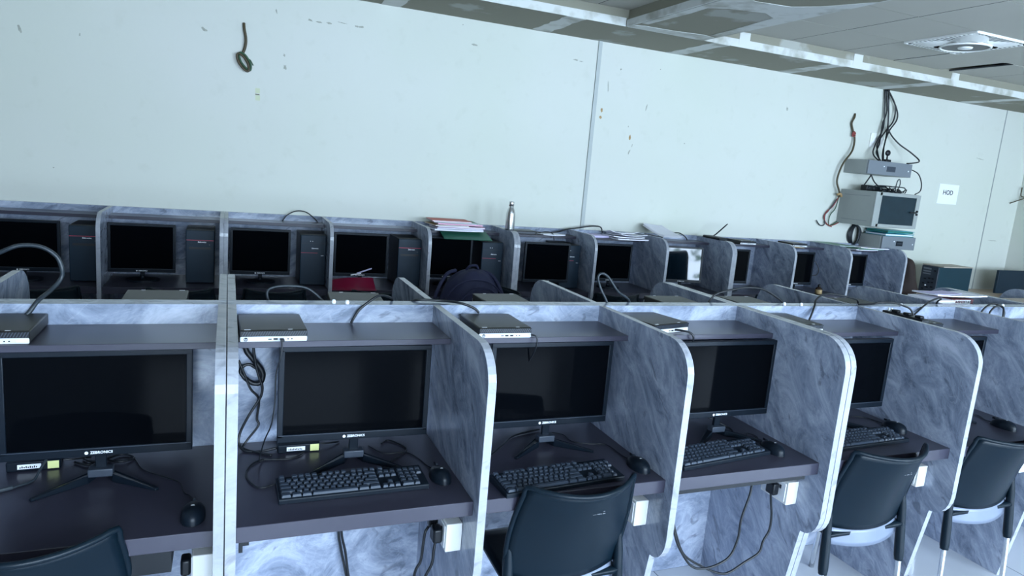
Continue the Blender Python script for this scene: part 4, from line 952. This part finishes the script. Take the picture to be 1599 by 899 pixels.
cable('power_cable', 'black cord rising from the mini computer past the second double panel over the island top', [(2.455, -0.03, 1.170), (2.476, -0.02, 1.20), (2.497, -0.008, 1.230), (2.53, 0.02, 1.254), (2.585, 0.04, 1.273), (2.659, 0.05, 1.277), (2.787, 0.05, 1.259), (2.86, 0.075, 1.238), (2.89, 0.10, 1.19)], 0.0045)
cable('power_cable', 'black cord draped from the power strip over the panel before it', [(2.80, 0.02, 1.234), (2.84, -0.02, 1.244), (2.874, -0.04, 1.256), (2.96, -0.04, 1.255), (3.02, -0.045, 1.243), (3.076, -0.05, 1.222), (3.10, -0.06, 1.17)], 0.0045)
cable('power_cable', 'black cord arching up from the power strip over the island top', [(3.10, -0.03, 1.170), (3.165, -0.016, 1.203), (3.256, 0.0, 1.250), (3.335, 0.01, 1.270), (3.385, 0.03, 1.261), (3.42, 0.07, 1.240), (3.43, 0.10, 1.183)], 0.0045)
cable('power_cable', 'outer black cord of the twin loops over the shelf near the picture edge', [(3.635, -0.02, 1.1695), (3.641, -0.02, 1.207), (3.677, -0.02, 1.238), (3.725, -0.02, 1.249), (3.797, -0.02, 1.231), (3.822, -0.02, 1.204), (3.826, -0.02, 1.1695)], 0.0048)
cable('power_cable', 'inner black cord of the twin loops over the shelf near the picture edge', [(3.680, -0.035, 1.1695), (3.684, -0.035, 1.207), (3.714, -0.035, 1.235), (3.752, -0.035, 1.243), (3.783, -0.035, 1.231), (3.792, -0.035, 1.204), (3.796, -0.035, 1.1695)], 0.0048)
ps = thing('power_strip', 'black power strip lying on a mini computer on the island shelf', 'power strip', (2.905, -0.165, 1.2015), 0.0)
MB().box(-0.024, 0.024, -0.095, 0.115, 0, 0.022, M_BLACK, bev=.004).build('body', ps)
for y in (-0.06, 0.0, 0.06): MB().box(-.013, .013, y-.016, y+.016, 0.0215, 0.034, M_BLACK, bev=.004).build('plug', ps)
for y in (0.085, 0.10): MB().box(-.004, .004, y-.003, y+.003, 0.022, 0.036, M_LABEL).build('switch', ps)
# plug leads at the mini computer fronts
cable('usb_lead', 'short black leads at the front of the mini computer with two stickers', [(0.972, -0.248, 1.178), (0.985, -0.256, 1.176), (0.992, -0.258, 1.160), (0.990, -0.25, 1.12), (0.985, -0.20, 1.05)], 0.0025)
cable('usb_lead', 'black lead plugged in the askew mini computer', [(1.605, -0.197, 1.176), (1.615, -0.225, 1.180), (1.640, -0.245, 1.176), (1.655, -0.25, 1.150), (1.655, -0.215, 1.08)], 0.004)
# under the desks
pl = thing('power_plug', 'black plug in the white socket of the fully visible keyboard desk', 'plug', (0.632, -0.445, 0.590)); MB().box(-.030, 0, -.022, .022, -.024, .024, M_BLACK, bev=.007).build('body', pl)
MB().tube([(-.015, 0, -.022), (-.020, -.003, -.05), (-.024, -.004, -.10), (-.045, .0, -.16), (-.055, .01, -.30), (-.05, .05, -.45), (-.10, .20, -.585)], 0.0048, M_CABLE, 8, 5).build('cord', pl)
pl = thing('power_plug', 'second black plug hanging behind the one in the white socket', 'plug', (0.632, -0.385, 0.600)); MB().box(-.026, 0, -.014, .014, -.016, .016, M_BLACK, bev=.005).build('body', pl)
MB().tube([(-.020, 0, -.014), (-.036, -.01, -.03), (-.040, -.01, -.07), (-.045, -.01, -.13), (-.062, -.01, -.17), (-.070, 0, -.30), (-.06, .06, -.45), (-.12, .20, -.595)], 0.0045, M_CABLE, 8, 5).build('cord', pl)
cable('power_cable', 'pair-mate black cord dropping down the back panel, nearer the edge-on double panel', [(0.378, -0.02, 0.703), (0.381, -0.02, 0.55), (0.383, -0.025, 0.402), (0.396, -0.025, 0.32), (0.418, -0.03, 0.216), (0.45, -0.04, 0.05), (0.47, -0.08, 0.006)], 0.0045)
cable('power_cable', 'pair-mate black cord dropping down the back panel, nearer the white socket', [(0.392, -0.03, 0.703), (0.390, -0.03, 0.55), (0.392, -0.035, 0.401), (0.409, -0.035, 0.318), (0.425, -0.04, 0.216), (0.46, -0.05, 0.05), (0.49, -0.09, 0.006)], 0.0045)
cable('power_cable', 'black cord sagging from under the desk, the upper of two', [(1.852, -0.46, 0.7035), (1.849, -0.46, 0.629), (1.845, -0.46, 0.587), (1.823, -0.46, 0.498), (1.821, -0.46, 0.419), (1.795, -0.46, 0.349), (1.739, -0.46, 0.32), (1.673, -0.46, 0.314), (1.619, -0.46, 0.332), (1.567, -0.46, 0.392), (1.529, -0.46, 0.458), (1.50, -0.45, 0.56), (1.46, -0.44, 0.7035)], 0.0045)
pl = thing('power_plug', 'black plug in the white socket above two sagging cords', 'plug', (2.003, -0.425, 0.592)); MB().box(-.030, 0, -.022, .022, -.024, .026, M_BLACK, bev=.007).build('body', pl)
MB().tube([tuple(Vector(p)-Vector((2.003, -0.425, 0.592))) for p in [(1.985, -0.425, 0.570), (2.000, -0.42, 0.52), (2.012, -0.42, 0.467), (2.013, -0.42, 0.405), (1.989, -0.42, 0.359), (1.977, -0.42, 0.312), (1.911, -0.42, 0.28), (1.845, -0.42, 0.249), (1.798, -0.42, 0.249), (1.716, -0.42, 0.286), (1.616, -0.42, 0.351), (1.568, -0.42, 0.431), (1.53, -0.41, 0.55), (1.50, -0.40, 0.7035)]], 0.0045, M_CABLE, 8, 5).build('cord', pl)
pl = thing('power_plug', 'black plug in the white socket at the keyboardless desk', 'plug', (-0.083, -0.44, 0.590)); MB().box(-.026, 0, -.022, .022, -.024, .024, M_BLACK, bev=.007).build('body', pl)
MB().tube([(-.013, 0, -.022), (-.018, -.003, -.06), (-.022, 0, -.20), (-.02, .04, -.45), (-.10, .20, -.585)], 0.0048, M_CABLE, 8, 5).build('cord', pl)
# wall row cords
cable('power_cable', 'thin black cord arching from the wall shelf above the tower with pale dots', [(0.387, 3.20, 1.189), (0.400, 3.22, 1.205), (0.432, 3.23, 1.24), (0.493, 3.235, 1.268), (0.565, 3.235, 1.262), (0.634, 3.23, 1.211), (0.65, 3.21, 1.189)], 0.0042)
cable('power_cable', 'black cords running from the flat black box over the panel past the steel bottle', [(2.44, 3.12, 1.205), (2.506, 3.17, 1.200), (2.62, 3.19, 1.196), (2.727, 3.19, 1.210), (2.83, 3.20, 1.238), (2.916, 3.2, 1.250), (3.02, 3.2, 1.269), (3.100, 3.2, 1.278), (3.162, 3.2, 1.268), (3.184, 3.2, 1.22)], 0.006)
cable('power_cable', 'short black cord dropping from the shelf past the steel bottle', [(2.50, 3.13, 1.196), (2.56, 3.08, 1.215), (2.60, 3.03, 1.205), (2.612, 3.015, 1.15)], 0.004)
cable('power_cable', 'black cord looping on the wall shelf above the window-reflecting monitor', [(3.80, 3.15, 1.20), (3.867, 3.19, 1.225), (3.96, 3.2, 1.250), (4.03, 3.2, 1.253), (4.09, 3.19, 1.225), (4.11, 3.17, 1.192)], 0.0055)
cable('power_cable', 'black cord curling out behind the monitor beside the small brown bottle', [(5.53, 3.02, 1.08), (5.60, 3.0, 1.05), (5.64, 2.98, 0.98), (5.62, 2.97, 0.92), (5.55, 3.0, 0.90)], 0.005)
# cables on the far wall
cw = thing('wall_wire', 'coiled brown and green wire hanging high on the wall', 'wire', (0.09, WALL-0.014, 2.60))
def rel(pts, o): return [(x-o[0], y-o[1], z-o[2]) for x, y, z in pts]
O = (0.09, WALL-0.014, 2.60); yy = WALL-0.014
MB().tube(rel([(0.091, yy+.008, 2.602), (0.094, yy-.002, 2.56), (0.106, yy-.006, 2.49), (0.100, yy-.006, 2.43), (0.086, yy, 2.392)], O), 0.010, M_OLIVE, 8, 5).build('wire_stem', cw)
for k, (mm_, dx, dz) in enumerate(((M_REDW, 0, 0), (M_GREENW, .008, .004), (M_OLIVE, -.006, -.006))):
    MB().tube(rel([(0.062+dx, yy-.012*k, 2.388+dz), (0.098+dx, yy-.012*k, 2.370+dz), (0.132+dx, yy-.012*k, 2.315+dz), (0.130+dx, yy-.012*k, 2.272+dz), (0.100+dx, yy-.012*k, 2.285+dz), (0.066+dx, yy-.012*k, 2.325+dz), (0.054+dx, yy-.012*k, 2.365+dz)], O), 0.0075, mm_, 8, 5, closed=True).build('wire_coil', cw)
MB().tube(rel([(0.115, yy-.01, 2.345), (0.135, yy-.01, 2.35), (0.152, yy-.008, 2.325), (0.158, yy, 2.315)], O), 0.004, M_GREENW, 8, 4).build('wire_end', cw)
cw = thing('wall_wire', 'loose olive wire with a red tie hanging beside the wall cabinets', 'wire', (6.115, WALL-0.02, 2.60)); O = (6.115, WALL-0.02, 2.60)
yq = WALL-0.02
MB().tube(rel([(6.115, yq+.014, 2.60), (6.10, yq, 2.56), (6.075, yq, 2.50), (6.10, yq, 2.44), (6.135, yq-.01, 2.36), (6.135, yq-.02, 2.27), (6.10, yq-.03, 2.19), (6.03, yq-.03, 2.10), (5.985, yq-.03, 2.0), (5.97, yq-.03, 1.88), (6.03, yq-.03, 1.77), (6.04, yq-.02, 1.72)], O), 0.010, M_OLIVE, 8, 5).build('wire_stem', cw)
for k in range(2): MB().tube(rel([(6.118+dx, yq-.012, 2.385-dz+.02*k) for dx, dz in ((-.02, .01), (0, -.008), (.02, .01), (.0, .02))], O), 0.007, M_REDW, 8, 3, closed=True).build('red_tie', cw)
MB().tube(rel([(6.00, yq-.03, 1.745), (6.03, yq-.045, 1.755), (6.06, yq-.035, 1.73)], O), 0.013, M_RUST, 8, 3).build('tape_wrap', cw)
for pts, mm_ in (([(6.04, yq-.02, 1.72), (6.0, yq, 1.62), (5.93, yq, 1.56), (5.90, yq, 1.50), (5.95, yq, 1.43), (6.03, yq, 1.40)], M_REDW), ([(6.04, yq-.02, 1.72), (6.03, yq-.01, 1.60), (5.985, yq, 1.53), (5.975, yq, 1.46), (6.0, yq, 1.41), (6.09, yq, 1.46)], M_GREENW), ([(6.03, yq-.01, 1.70), (5.95, yq, 1.57), (5.91, yq, 1.52), (5.92, yq, 1.42), (5.86, yq, 1.41), (5.80, yq, 1.46)], M_CABLEG), ([(6.0, yq, 1.41), (6.05, yq, 1.42), (6.12, yq-.0, 1.45)], M_REDW)):
    MB().tube(rel(pts, O), 0.0055, mm_, 7, 4).build('wire_end', cw)
GCB = 'cables from the ceiling to the wall cabinets'
base = (6.49, 3.265, 2.893)
paths = [[(6.47, 3.262, 2.89), (6.50, 3.26, 2.70), (6.52, 3.25, 2.50), (6.42, 3.23, 2.30), (6.36, 3.18, 2.20), (6.40, 3.12, 2.131)],
         [(6.48, 3.256, 2.89), (6.53, 3.25, 2.68), (6.50, 3.25, 2.52), (6.47, 3.22, 2.33), (6.39, 3.17, 2.22), (6.41, 3.11, 2.131)],
         [(6.49, 3.262, 2.89), (6.55, 3.25, 2.70), (6.58, 3.25, 2.54), (6.55, 3.22, 2.40), (6.47, 3.16, 2.22), (6.42, 3.10, 2.131)],
         [(6.50, 3.256, 2.89), (6.66, 3.25, 2.72), (6.70, 3.25, 2.60), (6.60, 3.24, 2.46), (6.52, 3.2, 2.30), (6.43, 3.10, 2.131)],
         [(6.51, 3.262, 2.89), (6.64, 3.25, 2.74), (6.65, 3.25, 2.58), (6.56, 3.25, 2.46), (6.44, 3.22, 2.30), (6.38, 3.10, 2.131)],
         [(6.52, 3.256, 2.89), (6.57, 3.25, 2.60), (6.60, 3.24, 2.47), (6.72, 3.2, 2.35), (6.86, 3.12, 2.25), (6.90, 3.05, 2.17), (6.66, 3.0, 2.131)]]
labs = ('outermost bowed black cable above the uppermost cabinet', 'second black cable from the bowed outer one', 'middle black cable of the bundle from the ceiling', 'black cable bulging widest towards the paper notice', 'black cable bulging beside the widest one', 'black cable running slanted to the cabinet\'s far corner')
for p, lb in zip(paths, labs): cable('ceiling_cable', lb, p, 0.0075, M_CABLE, group=GCB)
cable('cabinet_cable', 'black cable bowing from the uppermost cabinet to the glass-door cabinet', [(6.735, 3.02, 2.08), (6.85, 3.0, 2.04), (6.90, 2.98, 1.95), (6.87, 2.95, 1.86), (6.735, 2.90, 1.817)], 0.006)
jb = thing('cable_heap', 'black adapters and tangled cords on the glass-door cabinet', 'cords', (6.42, 3.05, 1.8125))
for k, (x, y, w_, d_, h_) in enumerate(((-0.16, 0.05, .10, .08, .06), (-0.04, 0.06, .10, .07, .055), (0.07, 0.03, .07, .06, .04))): MB().box(x-w_/2, x+w_/2, y-d_/2, y+d_/2, 0, h_, M_BLACK, bev=.008).build('adapter', jb)
rq = random.Random(12)
for k in range(7):
    x0 = -0.2+0.06*k; P = [(x0, 0.02, 0.006)]
    for j in range(5): P.append((x0+0.05*(j+1)*rq.uniform(.6, 1.2), rq.uniform(-0.14, 0.06), rq.choice((0.008, 0.02, 0.045, 0.06)) if j < 4 else 0.006))
    P = [(min(x, .30), y, z) for x, y, z in P]
    MB().tube(P, 0.0055, M_CABLE if k % 2 else M_CABLEG, 7, 5).build('cord', jb)
MB().tube([(-0.20, 0.06, 0.05), (-0.13, 0.06, 0.15), (-0.12, 0.06, 0.168), (-0.07, 0.05, 0.10), (0.02, 0.04, 0.04)], 0.007, M_CABLE, 7, 5).build('cord', jb)
MB().tube([(0.22, 0.02, 0.006), (0.23, 0.02, 0.12), (0.26, 0.02, 0.15), (0.28, 0.02, 0.10), (0.25, 0.02, 0.01)], 0.0055, M_CABLEG, 7, 5).build('cord', jb)
cl = thing('cable_coil', 'bundle of black cable hung on the wall below the glass-door cabinet', 'cable', (6.36, WALL-0.035, 1.33))
for k in range(7):
    P = [((0.05+0.008*k)*math.cos(2*PI*j/14)+0.004*k, -0.018+0.006*k, (0.105-0.004*(k % 3))*math.sin(2*PI*j/14)) for j in range(14)]
    MB().tube(P, 0.0065, M_CABLE if k % 3 else M_CABLEG, 7, 2, closed=True).build('loop', cl)
MB().box(-0.02, 0.02, 0.02, 0.033, 0.08, 0.12, M_BLACK).build('hook', cl)
cable('wall_wire', 'thin dark wire curling at the wall corner by the picture edge', [(9.02, 3.26, 2.02), (8.99, 3.24, 1.98), (9.00, 3.24, 1.92), (9.02, 3.20, 1.90), (8.95, 3.24, 1.86), (8.86, 3.265, 1.82)], 0.006, M_OLIVE)

# ================================================================== daylight and camera
wd = bpy.data.worlds.new('daylight'); bpy.context.scene.world = wd; wd.use_nodes = True
N = wd.node_tree.nodes; L = wd.node_tree.links; bgn = N['Background']
tc = N.new('ShaderNodeTexCoord'); nz = N.new('ShaderNodeTexNoise'); nz.inputs['Scale'].default_value = 75; nz.inputs['Detail'].default_value = 5; nz.inputs['Distortion'].default_value = 0.6
L.new(tc.outputs['Generated'], nz.inputs['Vector'])
rr = ramp(N, [(0.42, (0.05, 0.10, 0.09)), (0.48, (0.62, 0.79, 1.0))]); L.new(nz.outputs['Fac'], rr.inputs['Fac'])
sx_ = N.new('ShaderNodeSeparateXYZ'); L.new(tc.outputs['Generated'], sx_.inputs[0])
mr = N.new('ShaderNodeMapRange'); mr.inputs[1].default_value = 0.10; mr.inputs[2].default_value = 0.32; L.new(sx_.outputs['Z'], mr.inputs[0])
mx = N.new('ShaderNodeMix'); mx.data_type = 'RGBA'; mx.inputs[7].default_value = (0.62, 0.79, 1.0, 1)
L.new(mr.outputs[0], mx.inputs[0]); L.new(rr.outputs['Color'], mx.inputs[6]); L.new(mx.outputs[2], bgn.inputs['Color'])
bgn.inputs['Strength'].default_value = 42.0

cd = bpy.data.cameras.new('camera'); cam = bpy.data.objects.new('camera', cd); C.objects.link(cam)
yaw, pit, rol, foc = 0.3976672, -0.1719987, 0.0854362, 1080.413
Fv = Vector((math.sin(yaw)*math.cos(pit), math.cos(yaw)*math.cos(pit), math.sin(pit)))
Rv = Vector((math.cos(yaw), -math.sin(yaw), 0)); Uv = Rv.cross(Fv)
R2 = Rv*math.cos(rol)+Uv*math.sin(rol); U2 = -Rv*math.sin(rol)+Uv*math.cos(rol)
Mx = Matrix((R2, U2, -Fv)).transposed().to_4x4(); Mx.translation = (-0.00259, -2.36289, 1.73988)
cam.matrix_world = Mx
cd.sensor_width = 36; cd.lens = foc/1599*36; cd.clip_start = 0.05
bpy.context.scene.camera = cam
vs = bpy.context.scene.view_settings
vs.view_transform = 'Standard'; vs.look = 'None'; vs.gamma = 1.0; vs.use_curve_mapping = False; vs.exposure = 0.0
